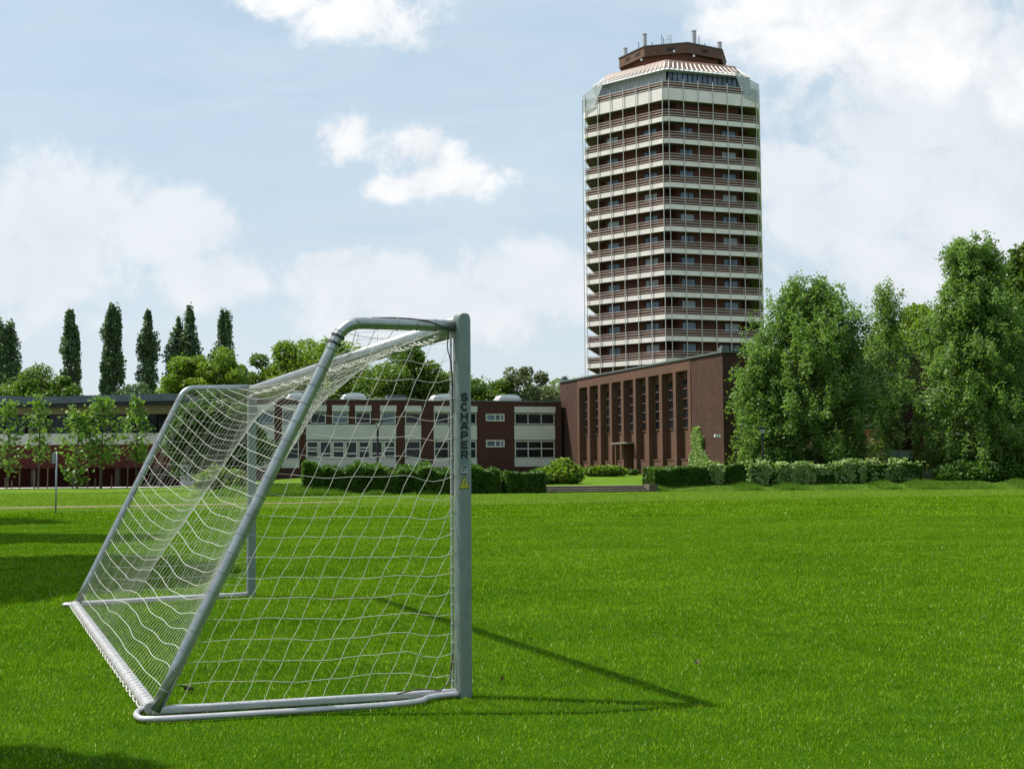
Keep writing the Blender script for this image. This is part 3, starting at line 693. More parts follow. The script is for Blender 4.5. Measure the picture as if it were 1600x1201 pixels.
    for k, e in ((5, 0), (0, 1)):
        pq = [Vector((Cc.x+ro*math.cos(R(-101.5+60*k)), Cc.y+ro*math.sin(R(-101.5+60*k)), 0)), Vector((Cc.x+ro*math.cos(R(-41.5+60*k)), Cc.y+ro*math.sin(R(-41.5+60*k)), 0))]
        b = pq[e]; outw = (b-Vector((Cc.x, Cc.y, 0))).normalized()
        bb = b+outw*.4*0
        mb = MB(); mb.tube([T0@Vector((bb.x, bb.y, .9)), T0@Vector((bb.x, bb.y, ztop-.3))], .055, 5); mb.build('scaffold_pole', mats['rail'], S)
        for i in range(12):
            mb = MB(); q = Vector((bb.x, bb.y, zb[i]-.1)); sd_ = Vector((-outw.y, outw.x, 0))*(1 if e else -1)
            mb.tube([T0@q, T0@(q+Vector((0, 0, 1.1))), T0@(q+Vector((0, 0, 1.1))-outw*.9), T0@(q-outw*.9)], .04, 4)
            mb.build('scaffold_bracket', mats['rail'], S)
    # debris netting stretched over the eave corners
    for k, e, nm in ((5, 0, 1), (0, 1, 1)):
        ang = -101.5+60*(k+e); cv = Vector((math.cos(R(ang)), math.sin(R(ang)), 0)); Cv = Vector((Cc.x, Cc.y, 0))
        P0 = Cv+cv*(ro)+Vector((0, 0, zc(119))); P1 = Cv+cv*(a-.4)+Vector((0, 0, ze+.1)); prevd = Vector((math.cos(R(ang+(120 if e == 0 else -120))), math.sin(R(ang+(120 if e == 0 else -120))), 0))
        P2 = P1+prevd*3.4; P3 = P0+prevd*2.2+Vector((0, 0, -2.0)); P4 = P0+Vector((0, 0, -2.6))
        mb = MB(); n = 9
        for i in range(n):
            f0 = i/n; f1 = (i+.78)/n
            A0, A1 = P0.lerp(P4, f0), P0.lerp(P4, f1); B0, B1 = P2.lerp(P3, f0), P2.lerp(P3, f1); mb.add([T0@A0, T0@B0, T0@B1, T0@A1], [(0, 1, 2, 3)])
        mb.build('debris_netting', mats['net_sheet'], S)
mats['brick_tower'] = brickmat('tower brick', (.21, .070, .045), (.155, .052, .034), (.09, .06, .045), R(18.5), var=.35)
mats['brick_parapet'] = brickmat('parapet brick', (.20, .075, .052), (.155, .058, .042), (.09, .06, .045), R(18.5), var=.3)
mats['brick_fascia'] = brickmat('fascia brick', (.19, .10, .065), (.15, .08, .05), (.08, .06, .05), R(8), var=.3)
mats['rail_warm'] = simple('pinkish rail', (.50, .43, .39), .7)
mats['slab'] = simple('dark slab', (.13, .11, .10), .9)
mats['chimney'] = simple('pale chimney', (.45, .43, .45), .6, .2)
mats['eave'] = simple('sheeted eave', (.55, .60, .57), .6)
tower()

# ------------------------------------------------------------------ brick hall
HC = Vector((17.95, 112, 0)); HL = Vector((5.45, 148.6, 0)); hd = (HL-HC).normalized(); hang = math.atan2(hd.y, hd.x)
mats['brick_hall'] = brickmat('hall brick coursed', (.112, .052, .036), (.082, .038, .027), (.08, .047, .034), hang, .28, .09, .35, .21)
mats['brick_plain'] = brickmat('hall brick', (.145, .067, .043), (.108, .051, .033), (.10, .062, .045), hang, .25, .08, .3)
def hall():
    zt = zat(HC.x, HC.y, 551); L = (HL-HC).length
    Hh = thing('brick_hall', 'windowed brick assembly hall with tall pilasters in front of the high-rise', 'building', (HC.x, HC.y, 1.0))
    T0 = Matrix.Translation((-HC.x, -HC.y, -1.0)); M = T0@facade((HC.x, HC.y), hd)
    # check the outward normal points to the camera side (left-front): local +y
    n = Vector((hd.y, -hd.x, 0)); sgn = 1 if n.x < 0 else -1
    M = T0@Matrix(((hd.x, n.x*sgn, 0, HC.x), (hd.y, n.y*sgn, 0, HC.y), (0, 0, 1, 0), (0, 0, 0, 1)))
    t0, t1 = .155*L, .865*L; zo = zat(17.95-12.5*.17, 112+36.6*.17, 578); dep = .62
    W = 21.0
    mb = MB(); mb.box((0, -W, .6), (t0, 0, zt), M); mb.build('wall', mats['brick_hall'], Hh); mb = MB(); mb.box((t1, -W, .6), (L, 0, zt), M); mb.build('wall', mats['brick_hall'], Hh)
    nb = 9; pitch = (t1-t0-.6)/nb; xv = t0+4*pitch; zv = zat(11.5, 131, 693)
    mb = MB(); mb.box((t0, -W+.01, .6), (xv+.6, -dep, zt-.01), M); mb.build('back_wall', mats['brick_plain'], Hh)
    mb = MB(); mb.box((xv+pitch, -W+.01, .6), (t1, -dep, zt-.01), M); mb.build('back_wall', mats['brick_plain'], Hh)
    mb = MB(); mb.box((xv+.6, -W+.01, zv+.02), (xv+pitch, -dep, zt-.01), M); mb.build('back_wall', mats['brick_plain'], Hh)
    mb = MB(); mb.box((t0, -dep, zo), (t1, .03, zt-.02), M); mb.build('frieze', mats['brick_plain'], Hh)
    zw1, zw0, zl = zat(15.8, 118.2, 589), zat(15.8, 118.2, 668), zat(15.8, 118.2, 718)
    for i in range(nb+1):
        x = t0+i*pitch; mb = MB(); mb.box((x, -dep+.002, .6), (x+.6, .06, zo-.002), M); mb.build('pilaster', mats['brick_plain'], Hh)
    for i in range(nb):
        x = t0+i*pitch+.6; w = pitch-.6
        if i != 4:
            mb = MB(); mb.box((x+.002, -dep+.002, .6), (x+w-.002, -dep+.30, zl), M); mb.box((x+.004, -dep+.004, zl), (x+w-.004, -dep+.36, zl+.12), M); mb.build('sill_ledge', mats['brick_plain'], Hh)
        window(Hh, M, x+.3, x+w-.14, zw0, zw1, -dep+.004, 'glass', 'brick_plain', .11, (.42,), (.2, .4, .6, .8), .10)
    # porch: canopy, dark doorway between cheeks, steps
    x = t0+4*pitch
    zc_ = zat(11.5, 131, 693)
    mb = MB(); mb.box((x+.5, -dep, zc_), (x+pitch+1.3, .9, zc_+.12), M); mb.build('canopy', mats['stone'], Hh)
    mb = MB(); mb.box((x+.602, -4.2, .7), (x+pitch-.002, -4.1, zc_), M); d = mb.build('door', mats['dark'], Hh)
    mb = MB(); mb.box((x+pitch+.25, .65, .7), (x+pitch+.45, .85, zc_), M); mb.build('porch_pier', mats['brick_plain'], Hh)
    mb = MB(); mb.box((x+.2, 0.07, .8), (x+pitch+1.2, 2.6, 1.18), M); mb.box((x+.1, 2.6, .7), (x+pitch+1.4, 3.2, 1.0), M); mb.build('doorstep', mats['stone'], Hh)
    mb = MB(); mb.box((-.15, -W-.15, zt), (L+.15, .15, zt+.16), M); mb.build('coping', mats['coping'], Hh)
    for xx in (.3, L-.5):
        mb = MB(); mb.box((xx, -.8, zt+.16), (xx+.7, -.1, zt+.5), M); mb.box((xx+.12, -.68, zt+.5), (xx+.58, -.22, zt+.68), M); mb.build('roof_vent', mats['coping'], Hh)
    mb = MB(); p = at(1121, 681, 111.4); mb.box((p.x-.25-HC.x, p.y-.3-HC.y, p.z-1.08), (p.x+.25-HC.x, p.y+.2-HC.y, p.z-.85)); mb.build('wall_lamp', mats['white_dome'], Hh)
    return Hh, zt
Hh, HZT = hall()
mats['brick_dark'] = brickmat('dark red brick', (.15, .030, .022), (.11, .024, .018), (.07, .03, .025), R(10), .25, .08, .35)
def annexe(name, label, pxl, pxr, pytop, Y, depth, mat, base=True):
    z = at(pxr, pytop, Y).z; A = at(pxl, 740, Y); B = at(pxr, 740, Y); g = G(B.x, Y)
    r = thing(name, label, 'building', (A.x, Y, g)); d = Vector((.946, .325*0+.36, 0)).normalized(); L = (B.x-A.x)/d.x; M = Matrix(((d.x, -d.y, 0, 0), (d.y, d.x, 0, 0), (0, 0, 1, 0), (0, 0, 0, 1)))
    mb = MB(); mb.box((0, 0, -.4), (L, depth, z-g), M); mb.build('wall', mats[mat], r)
    mb = MB(); mb.box((-.1, -.1, z-g), (L+.1, depth+.1, z-g+.18), M); mb.build('roof', mats['coping'], r)
    if base: mb = MB(); mb.box((-.06, -.12, -.3), (L+.06, -.005, .75), M); mb.build('plinth', mats['stone'], r)
    mb = MB(); mb.box((L*.4, -.03, .75), (L*.4+1.0, -.003, 2.6), M); mb.build('door', mats['dark'], r)
    return r
annexe('brick_annexe', 'low brick annexe projecting from the hall under the broad birch', 1275, 1350, 655, 108.5, 5.5, 'brick_plain', False)
annexe('brick_annexe', 'dark red brick annexe with a stone plinth left of the tallest birch trunk', 1427, 1520, 662, 107, 8, 'brick_dark')

# ------------------------------------------------------------------ school wing behind the goal
def school():
    pR, pL = Vector((5.5, 147.18, 0)), Vector((-27.9, 137.16, 0)); d = (pR-pL).normalized(); L = (pR-pL).length; g = 1.0
    S = thing('school_wing', 'two storey dark brick school wing with pale window panels behind the goal', 'building', (pL.x, pL.y, g))
    T0 = Matrix.Translation((-pL.x, -pL.y, -g)); n = Vector((d.y, -d.x, 0)); M = T0@Matrix(((d.x, n.x, 0, pL.x), (d.y, n.y, 0, pL.y), (0, 0, 1, 0), (0, 0, 0, 1)))
    def X(px):               # along-wall coordinate of an image column
        dr = ray(px, 660); k = dr.x/dr.y; return (k*pL.y-pL.x)/(d.x-k*d.y)
    def Z(py): return zat(pL.x+d.x*L*.8, pL.y+d.y*L*.8, py)
    zr = Z(627.5)
    mb = MB(); mb.box((0, -14, -.4+g), (L, 0, zr), M); mb.build('wall', mats['brick_school'], S)
    mb = MB(); mb.box((-.1, -14.1, zr), (L+.02, .12, zr+.12), M); mb.build('roof_edge', mats['coping'], S)
    zs = {k: Z(v) for k, v in dict(h1=635, h0=644.5, w1=645.5, w0=662.5, s1=664, s0=687, l1=688.5, l0=716, b1=716.5, b0=729).items()}
    bays = [(398, 428), (441, 467), (485, 509), (519, 544), (555, 579), (594, 618), (633, 657), (678, 701), (720, 744), (804, 866)]
    wide = {(485, 509), (519, 544), (555, 579), (594, 618)}
    for a, b in bays:
        x0, x1 = X(a), X(b)
        mb = MB(); mb.box((x0-.05, .005, zs['h0']), (x1+.05, .32, zs['h1']), M); mb.build('shutter_box', mats['white_panel'], S)
        gl = 'glass_blue' if rnd.random() < .6 and b < 800 else 'glass'
        window(S, M, x0, x1, zs['w0'], zs['w1'], .006, gl, 'white_panel', .09, (1/3, 2/3) if b-a > 40 else (), (), .06)
        if (a, b) not in wide:
            mb = MB(); mb.box((x0-.05, .005, zs['s0']), (x1+.05, .14, zs['s1']), M); mb.build('spandrel_panel', mats['white_panel'], S); mb = MB()
            mb.box((x0-.05, .005, zs['b0']), (x1+.05, .12, zs['b1']), M); mb.build('spandrel_panel', mats['white_panel'], S)
            window(S, M, x0, x1, zs['l0'], zs['l1'], .006, 'glass', 'white_panel', .11, (1/3, 2/3) if b-a > 40 else (), (.55,), .07)
    x0, x1 = X(478), X(618.5)
    mb = MB(); mb.box((x0, .005, zs['s0']), (x1, .14, zs['s1']), M); mb.build('spandrel_panel', mats['white_panel'], S); mb = MB(); mb.box((x0, .005, zs['b0']), (x1, .12, zs['b1']), M); mb.build('spandrel_panel', mats['white_panel'], S)
    for i in range(7):
        a = x0+(x1-x0)*i/7; window(S, M, a+.02, a+(x1-x0)/7-.02, zs['l0'], zs['l1'], .006, 'glass', 'white_panel', .16, (), (.3,) if i % 2 else (.45, .62), .07)
    for y1, y0 in ((646.5, 658), (687, 698.5)):
        window(S, M, X(759), X(788), Z(y0), Z(y1), .006, 'glass_blue', 'white_panel', .14, (.5, .78), (), .08)
    for a, b in ((454, 478), (541, 574), (682, 716), (785, 817)):
        x0, x1 = X(a), X(b); mb = MB(); zz = zr+.12
        mb.box((x0-.1, -3.2, zz), (x1+.1, -.9, zz+.35), M); mb.build('skylight_curb', mats['white_panel'], S)
        mb = MB(); K = 6
        for i in range(K):
            q0, q1 = math.pi*i/K, math.pi*(i+1)/K; hh = .42
            xs_ = lambda q: (x0+x1)/2-(x1-x0)/2*math.cos(q); zq = lambda q: zz+.35+hh*math.sin(q)**.6
            mb.add([M@Vector((xs_(q0), -3.1, zq(q0))), M@Vector((xs_(q1), -3.1, zq(q1))), M@Vector((xs_(q1), -1.0, zq(q1))), M@Vector((xs_(q0), -1.0, zq(q0)))], [(0, 1, 2, 3)])
            for yq in (-1.0, -3.1): mb.add([M@Vector((xs_(q0), yq, zz+.35)), M@Vector((xs_(q1), yq, zz+.35)), M@Vector((xs_(q1), yq, zq(q1))), M@Vector((xs_(q0), yq, zq(q0)))], [(0, 1, 2, 3)])
        mb.build('skylight', mats['white_dome'], S)
    x0, x1 = X(613), X(642); mb = MB(); mb.box((x0, -4, zr+.12), (x1, -2.6, zr+.75), M); mb.build('roof_unit', mats['fascia'], S)
mats['brick_school'] = brickmat('school brick', (.105, .034, .024), (.075, .026, .019), (.05, .032, .026), R(16.7), .27, .09, .35)
school()

# ------------------------------------------------------------------ low hall at the left with the sagging roof
def gym():
    Y = 113.0; xl, xr = -66.0, at(284, 700, Y).x; g = G(-45, Y); S = thing('low_sports_hall', 'low brick hall with gently sagging grey roof edge behind the saplings', 'building', (xr, Y, g))
    def Z(py): return at(120, py, Y).z-g
    K = 26; W = 15
    xs_ = [xl+(xr+.6-xl)*i/K for i in range(K+1)]
    def sag(x):
        px = pix((x, Y, 6))[0]; return float(np.interp(px, [-400, -60, 0, 40, 80, 160, 290], [2, 1.5, -1.0, 1.5, 2.2, .2, -1.6]))*Y/F_PX*-1
    def slab(y0, y1, pt, pb, name, mat):
        mb = MB()
        for i in range(K):
            a, b = xs_[i]-xr, xs_[i+1]-xr; sa, sb = sag(xs_[i]), sag(xs_[i+1]); vs = []
            for (x, s) in ((a, sa), (b, sb)):
                for yq in (y0, y1): vs += [(x, yq, Z(pb)+s), (x, yq, Z(pt)+s)]
            fs = [(0, 4, 5, 1), (1, 5, 7, 3), (2, 3, 7, 6), (0, 2, 6, 4)]
            if i == 0: fs.append((0, 1, 3, 2))
            if i == K-1: fs.append((4, 6, 7, 5))
            mb.add(vs, fs)
        mb.build(name, mat, S)
    slab(-1.3, W, 618.5, 629.5, 'roof', mats['fascia'])
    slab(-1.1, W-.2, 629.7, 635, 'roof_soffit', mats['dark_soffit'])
    mb = MB(); mb.box((xl-xr, 0, Z(646.5)), (0, W-1, Z(634)-.0)); mb.build('clerestory_band', mats['olive'], S)
    mb = MB(); mb.box((xl-xr, 1.5, Z(677)-.1), (-.3, W-1, Z(646))); mb.build('glazing', mats['glass'], S)
    for i in range(24): x = -.6-i*1.9; mb = MB(); mb.box((x-.05, 1.40, Z(677.5)), (x+.05, 1.498, Z(646.6))); mb.build('mullion', mats['iron'], S)
    mb = MB(); mb.box((xl-xr, -.15, Z(694.5)), (0, W-1, Z(677))); mb.build('concrete_band', mats['white_panel'], S)
    mb = MB(); mb.box((xl-xr, 0, Z(731)), (-.1, W-1, Z(694.6))); mb.build('wall', mats['brick_gym'], S)
    mb = MB(); mb.box((xl-xr, 2.6, -.4), (-.1, W-1, Z(731)-.002)); mb.build('shade_recess_wall', mats['brick_gym'], S)  # recess added under the wall so that its foot falls into shade
    for i in range(12): x = -2-i*3.6; mb = MB(); mb.box((x-.18, .3, -.3), (x+.18, .7, Z(731))); mb.build('column', mats['stone_dark'], S)
    mb = MB(); mb.box((0.002, -.4, -.3), (1.9, 1.4, Z(655))); mb.build('corner_pier', mats['white_panel'], S)
mats['brick_gym'] = brickmat('dark red sports hall brick', (.105, .020, .014), (.075, .016, .012), (.07, .025, .02), 0.0, .25, .08, .25)
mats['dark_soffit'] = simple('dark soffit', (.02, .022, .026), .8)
gym()

# ------------------------------------------------------------------ steps between the hedges
def steps():
    x0, x1 = at(852, 768, 89).x, at(1012, 768, 91).x; r = thing('garden_steps', 'three low stone steps leading from the field up to the hall lawn', 'steps', (x0, 89, 0))
    d = Vector((x1-x0, 1.6, 0)).normalized(); L = (x1-x0)/d.x; M = Matrix(((d.x, -d.y, 0, 0), (d.y, d.x, 0, 0), (0, 0, 1, 0), (0, 0, 0, 1)))
    for i in range(3):
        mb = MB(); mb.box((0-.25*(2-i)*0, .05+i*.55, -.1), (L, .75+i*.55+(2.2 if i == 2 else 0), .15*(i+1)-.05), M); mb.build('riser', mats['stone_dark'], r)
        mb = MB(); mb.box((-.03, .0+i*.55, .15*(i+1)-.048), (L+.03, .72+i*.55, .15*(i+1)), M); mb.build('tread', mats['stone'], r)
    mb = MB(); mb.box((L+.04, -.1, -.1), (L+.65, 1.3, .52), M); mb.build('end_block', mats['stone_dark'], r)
steps()
# ------------------------------------------------------------------ hedges and shrubs
hedge('long leafy unclipped hedge in front of the school, seen through the net', (-13.6, 85.6, 0), (-1.0, 87.6, 0), 2.0, 1.38, 'lf_hedge', 30000, .17, 1, .12)
hedge('dark clipped hedge just right of the lettered post', (-.6, 87.6, 0), (2.0, 88.3, 0), 1.6, 1.30, 'lf_hedge', 8000, .13, 2, .03)
hedge('dark clipped hedge with a flat top right of the garden steps', (at(1013, 740, 93).x, 93, 0), (at(1110, 740, 95).x, 95.3, 0), 1.6, 1.22, 'lf_hedge', 15000, .12, 3, .02)
hedge('hedge overgrown with pale climbing leaves below the broad birch', (at(1112, 740, 95).x, 95.4, 0), (at(1437, 740, 95).x, 95.0, 0), 1.7, 1.30, 'lf_hedge', 36000, .13, 4, .05)
def climbers():
    rs = np.random.RandomState(6); x0, x1 = at(1112, 740, 94.5).x, at(1437, 740, 94.5).x; P = []
    for k in range(36):
        f = rs.rand()**1.25; x = x0+(x1-x0)*f; w = .14+.28*rs.rand(); h = 1.1+.75*rs.rand(); n = int(110+170*rs.rand()); zt = rs.rand()*.3 if rs.rand() < .65 else .7
        q = rs.rand(n); g = G(x, 94.3); P.append(np.stack([x+rs.randn(n)*w*(.5+.6*q), 94.36-.22*rs.rand(n)+(q > .85)*rs.rand(n)*.6, g+zt+(h-zt)*q], 1))
    P = np.concatenate(P); o0 = np.array([x0, 94.3, G(x0, 94.3)])
    r = thing('climbing_plant', 'pale leafy creeper hanging in clumps over the long right hedge', 'climbing plant', tuple(o0))
    np_mesh('foliage', leaves(P-o0, .16, rs), 4, mats['lf_climb'], r)
climbers()
shrub('garden_shrub', 'big bright green shrub between the school wing and the hall', 'shrub', at(872, 720, 101).x, 101, 2.0, 1.6, 2.2, 'lf_bright', 9000, .19, 1)
shrub('garden_shrub', 'round green shrub in front of the triple window of the school', 'shrub', at(836, 720, 99).x, 99, 1.1, 1.0, 1.3, 'lf_hedge', 4000, .18, 2)
shrub('garden_shrub', 'low spreading shrub at the foot of the hall pilasters', 'shrub', at(942, 740, 118).x, 118, 2.2, 1.3, 1.15, 'lf_bright', 6000, .18, 3)
shrub('garden_shrub', 'tiny green shrub beside the hall doorstep', 'shrub', at(989, 742, 121).x, 121, .6, .5, .75, 'lf_hedge', 1200, .14, 4)
shrub('garden_shrub', 'dark bushy undergrowth at the foot of the tallest birch', 'shrub', at(1508, 745, 92).x*96.5/92, 96.5, 3.0, 1.6, 1.9, 'lf_hedge', 16000, .18, 5)
shrub('garden_shrub', 'wide dark thicket at the right photo edge under the birches', 'shrub', at(1588, 745, 93).x*97.5/93, 97.5, 3.2, 2.0, 2.6, 'lf_hedge', 17000, .18, 6)
shrub('garden_shrub', 'leafy bush behind the back net left of the far goal post', 'shrub', at(345, 735, 90).x, 90, 2.0, 1.5, 1.7, 'lf_bright', 6500, .18, 7)
def ivy():
    rs = np.random.RandomState(9); n = 5200; hx = hd; nrm = Vector((-hd.y, hd.x, 0)); nrm = Vector((-.946, -.325, 0)).normalized()
    u = rs.rand(n); z = u*zat(16.9, 115, 668); w = (1-(u-.3).clip(0)*.95)*2.3*(.85+.2*np.sin(u*17)); s = 4.1+(rs.rand(n)*2-1)*w*.85+u*.7
    P = np.stack([HC.x+hx.x*s+nrm.x*(.08+.16*rs.rand(n)), HC.y+hx.y*s+nrm.y*(.08+.16*rs.rand(n)), 1.0+(z-1.0).clip(0)+rs.rand(n)*.1], 1)
    o0 = np.array([P[:, 0].mean(), P[:, 1].mean(), 1.0]); r = thing('ivy_plant', 'pale green ivy climbing the brick near the hall corner', 'climbing plant', tuple(o0)); np_mesh('foliage', leaves(P-o0, .24, rs), 4, mats['lf_climb'], r)
ivy()
# ------------------------------------------------------------------ saplings with stakes
def sapling(label, px, pytop, Y, wpx, seed, pyb=None, n=1500, stakes=()):
    rs = np.random.RandomState(seed); top = at(px, pytop, Y); x = top.x; g = G(x, Y); H = top.z-g; w = wpx/F_PX*Y/2
    r = thing('young_tree', label, 'tree', (x, Y, g), 'young trees planted in front of the low hall'); P = []; mb = MB(); mb.tube([(0, 0, -.1), (.05, 0, H*.5), (0, 0, H*.97)], [.075, .05, .015], 6)
    z0 = .26*H if pyb is None else at(px, pyb, Y).z-g
    nb = 26
    for i in range(nb):
        t = (i+rs.rand())/nb; z = z0+(H-z0)*t; a = i*2.4+rs.rand(); L = w*(math.sin(min(1, t*1.25+.18)*math.pi*.78)**.8)*(.6+.5*rs.rand())*(1 if t < .8 else .6)
        tip = np.array([math.cos(a)*L, math.sin(a)*L, z+L*.25]); mb.tube([(0, 0, z-L*.35), tuple(tip)], [.022, .006], 4)
        m = int(n*.50)//nb; u = rs.rand(m, 1)**.7; P.append(np.array([0, 0, z-L*.3])*(1-u)+tip*u+rs.randn(m, 3)*np.array([.22, .22, .16]))
    np_mesh('crown', leaves(np.concatenate(P), .25, rs, .5, 1.3), 4, mats['lf_sap'], r); mb.build('trunk', mats['bark'], r, True)
sapling('young tree half hidden by the left photo edge, with dark lower leaves', 14, 628, 106, 74, 41, 735, 1500)
sapling('slim young tree whose top pokes over the roof at the left', 62, 617, 107, 62, 42, 720, 1100)
sapling('broad young tree with low bright leaves right of the sign pole', 122, 640, 104, 82, 43, 752, 1700)
sapling('fullest young tree in the middle of the planted row', 160, 622, 105, 92, 44, 722, 2100)
sapling('young tree closest to the goal frame with a pointed crown', 214, 620, 104, 58, 45, 722, 1300)
for px, pb, pt in ((8, 769, 746), (30, 768, 732), (53, 772, 734), (74, 772, 731), (18, 766, 750), (137, 769, 732), (148, 768, 746), (156, 770, 727), (174, 766, 742), (199, 768, 728), (113, 764, 738)):
    Y = 2060*EYE/max(20, (pb-743))*1.0; Y = min(Y, 104); p = at(px, pb, Y); g = G(p.x, Y); q = at(px, pt, Y); mb = MB(); mb.tube([(0, 0, -.2), (.02, 0, q.z-g)], [.045, .04], 6)
    o = mb.build('tree_stake', mats['stake']); o.location = (p.x, Y, g); tag(o, 'thin wooden stake supporting the young trees before the low hall', 'stake', 'tree stakes beside the young trees')

# ------------------------------------------------------------------ lamp posts, sign pole
def lamp(label, px, pytop, Y):
    p = at(px, pytop, Y); g = G(p.x, Y); r = thing('street_lamp', label, 'lamp post', (p.x, Y, g)); H = p.z-g
    mb = MB(); mb.tube([(0, 0, -.1), (0, 0, .8), (0, 0, .82), (0, 0, H-.45)], [.12, .12, .09, .08], 10); mb.build('pole', mats['iron'], r, True)
    mb = MB(); mb.tube([(0, 0, H-.5), (0, 0, H-.12)], [.10, .24], 12); mb.build('lamp_glass', mats['curtain'], r, True)
    mb = MB(); mb.tube([(0, 0, H-.12), (0, 0, H-.05), (0, 0, H)], [.42, .40, .10], 14); mb.build('lamp_shade', mats['iron'], r, True)
    mb = MB()
    for k in range(3): a = k*2.1; mb.tube([(.06*math.cos(a), .06*math.sin(a), H-.6), (.36*math.cos(a), .36*math.sin(a), H-.12)], .015, 4)
    mb.build('bracket', mats['iron'], r)
lamp('dark lamp post with a flat round top in front of the birches', 1191, 667, 97)
lamp('dark lamp post standing before the school windows behind the net', 590, 657, 96)
def signpole():
    b = gpt(87, 803); r = thing('sign_pole', 'thin grey pole with a small sign box at its top left of the goal', 'sign pole', (b.x, b.y, 0)); H = at(87, 706, b.y).z
    mb = MB(); mb.tube([(0, 0, -.1), (0, 0, H)], .032, 8); mb.build('pole', mats['zinc'], r, True)
    mb = MB(); mb.box((-.16, -.06, H-.42), (-.02, .06, H-.02)); mb.build('sign_box', mats['zinc'], r)
signpole()
def mural():
    Y = 106; a, b = at(1392, 716, Y), at(1426, 703, Y); r = thing('painted_panel', 'small pale panel with blue and green paint between the two right birches', 'sign', (a.x, Y, a.z))
    mb = MB(); mb.box((0, 0, 0), (b.x-a.x, .08, b.z-a.z)); mb.build('panel', mats['mural'], r); mb = MB(); mb.box((.1, .02, -1.6), (.2, .07, 0)); mb.box((b.x-a.x-.2, .02, -1.6), (b.x-a.x-.1, .07, 0)); mb.build('post', mats['iron'], r)
m_, t_ = newmat('painted panel'); pbsdf(t_, ramp(t_, noise(t_, geopos(t_), 2.2, 3, .6, .8), [(.35, (.30, .32, .30)), (.45, (.16, .24, .34)), (.52, (.48, .48, .42)), (.6, (.20, .32, .12)), (.7, (.45, .30, .25))]), .6); mats['mural'] = m_
mural()

# ------------------------------------------------------------------ trees beside the camera whose shade falls on the field
def shade_tree(label, x, y, H, w, hz, n, seed):
    rs = np.random.RandomState(seed); r = thing('broadleaf_tree', label, 'tree', (x, y, 0)); P = []; tg = []; cz = H-hz
    for i in range(34):
        d = rs.randn(3); d /= np.linalg.norm(d); e = np.array([0, 0, cz])+d*np.array([w, w, hz])*rs.rand()**.33*.8; P.append(shell(e, np.array([1, 1, .8])*w*(.2+.12*rs.rand()), n//34, rs)); tg.append(e)
    P = np.concatenate(P); P = P[(x+P[:, 0]) < -.405*(y+P[:, 1])-.35]; np_mesh('crown', leaves(P, .22, rs), 4, mats['lf_round'], r); mb = MB(); limbs(mb, (0, 0, -.1), (0, 0, H*.85), .24, tg[:12], rs); mb.build('trunk', mats['bark'], r, True)
shade_tree('large tree beside the left touchline casting shade over the field', -14.2, 19.6, 11.5, 5.4, 4.3, 70000, 1)
shade_tree('second large tree further along the left touchline', -18.0, 31.5, 12, 4.2, 4.2, 26000, 2)
shade_tree('slender tree near the camera at the left touchline', -7.95, 7.5, 9.0, 1.05, 1.2, 4000, 3)
shade_tree('far tree of the left touchline row', -22.5, 41.5, 11, 4.6, 3.8, 22000, 4)

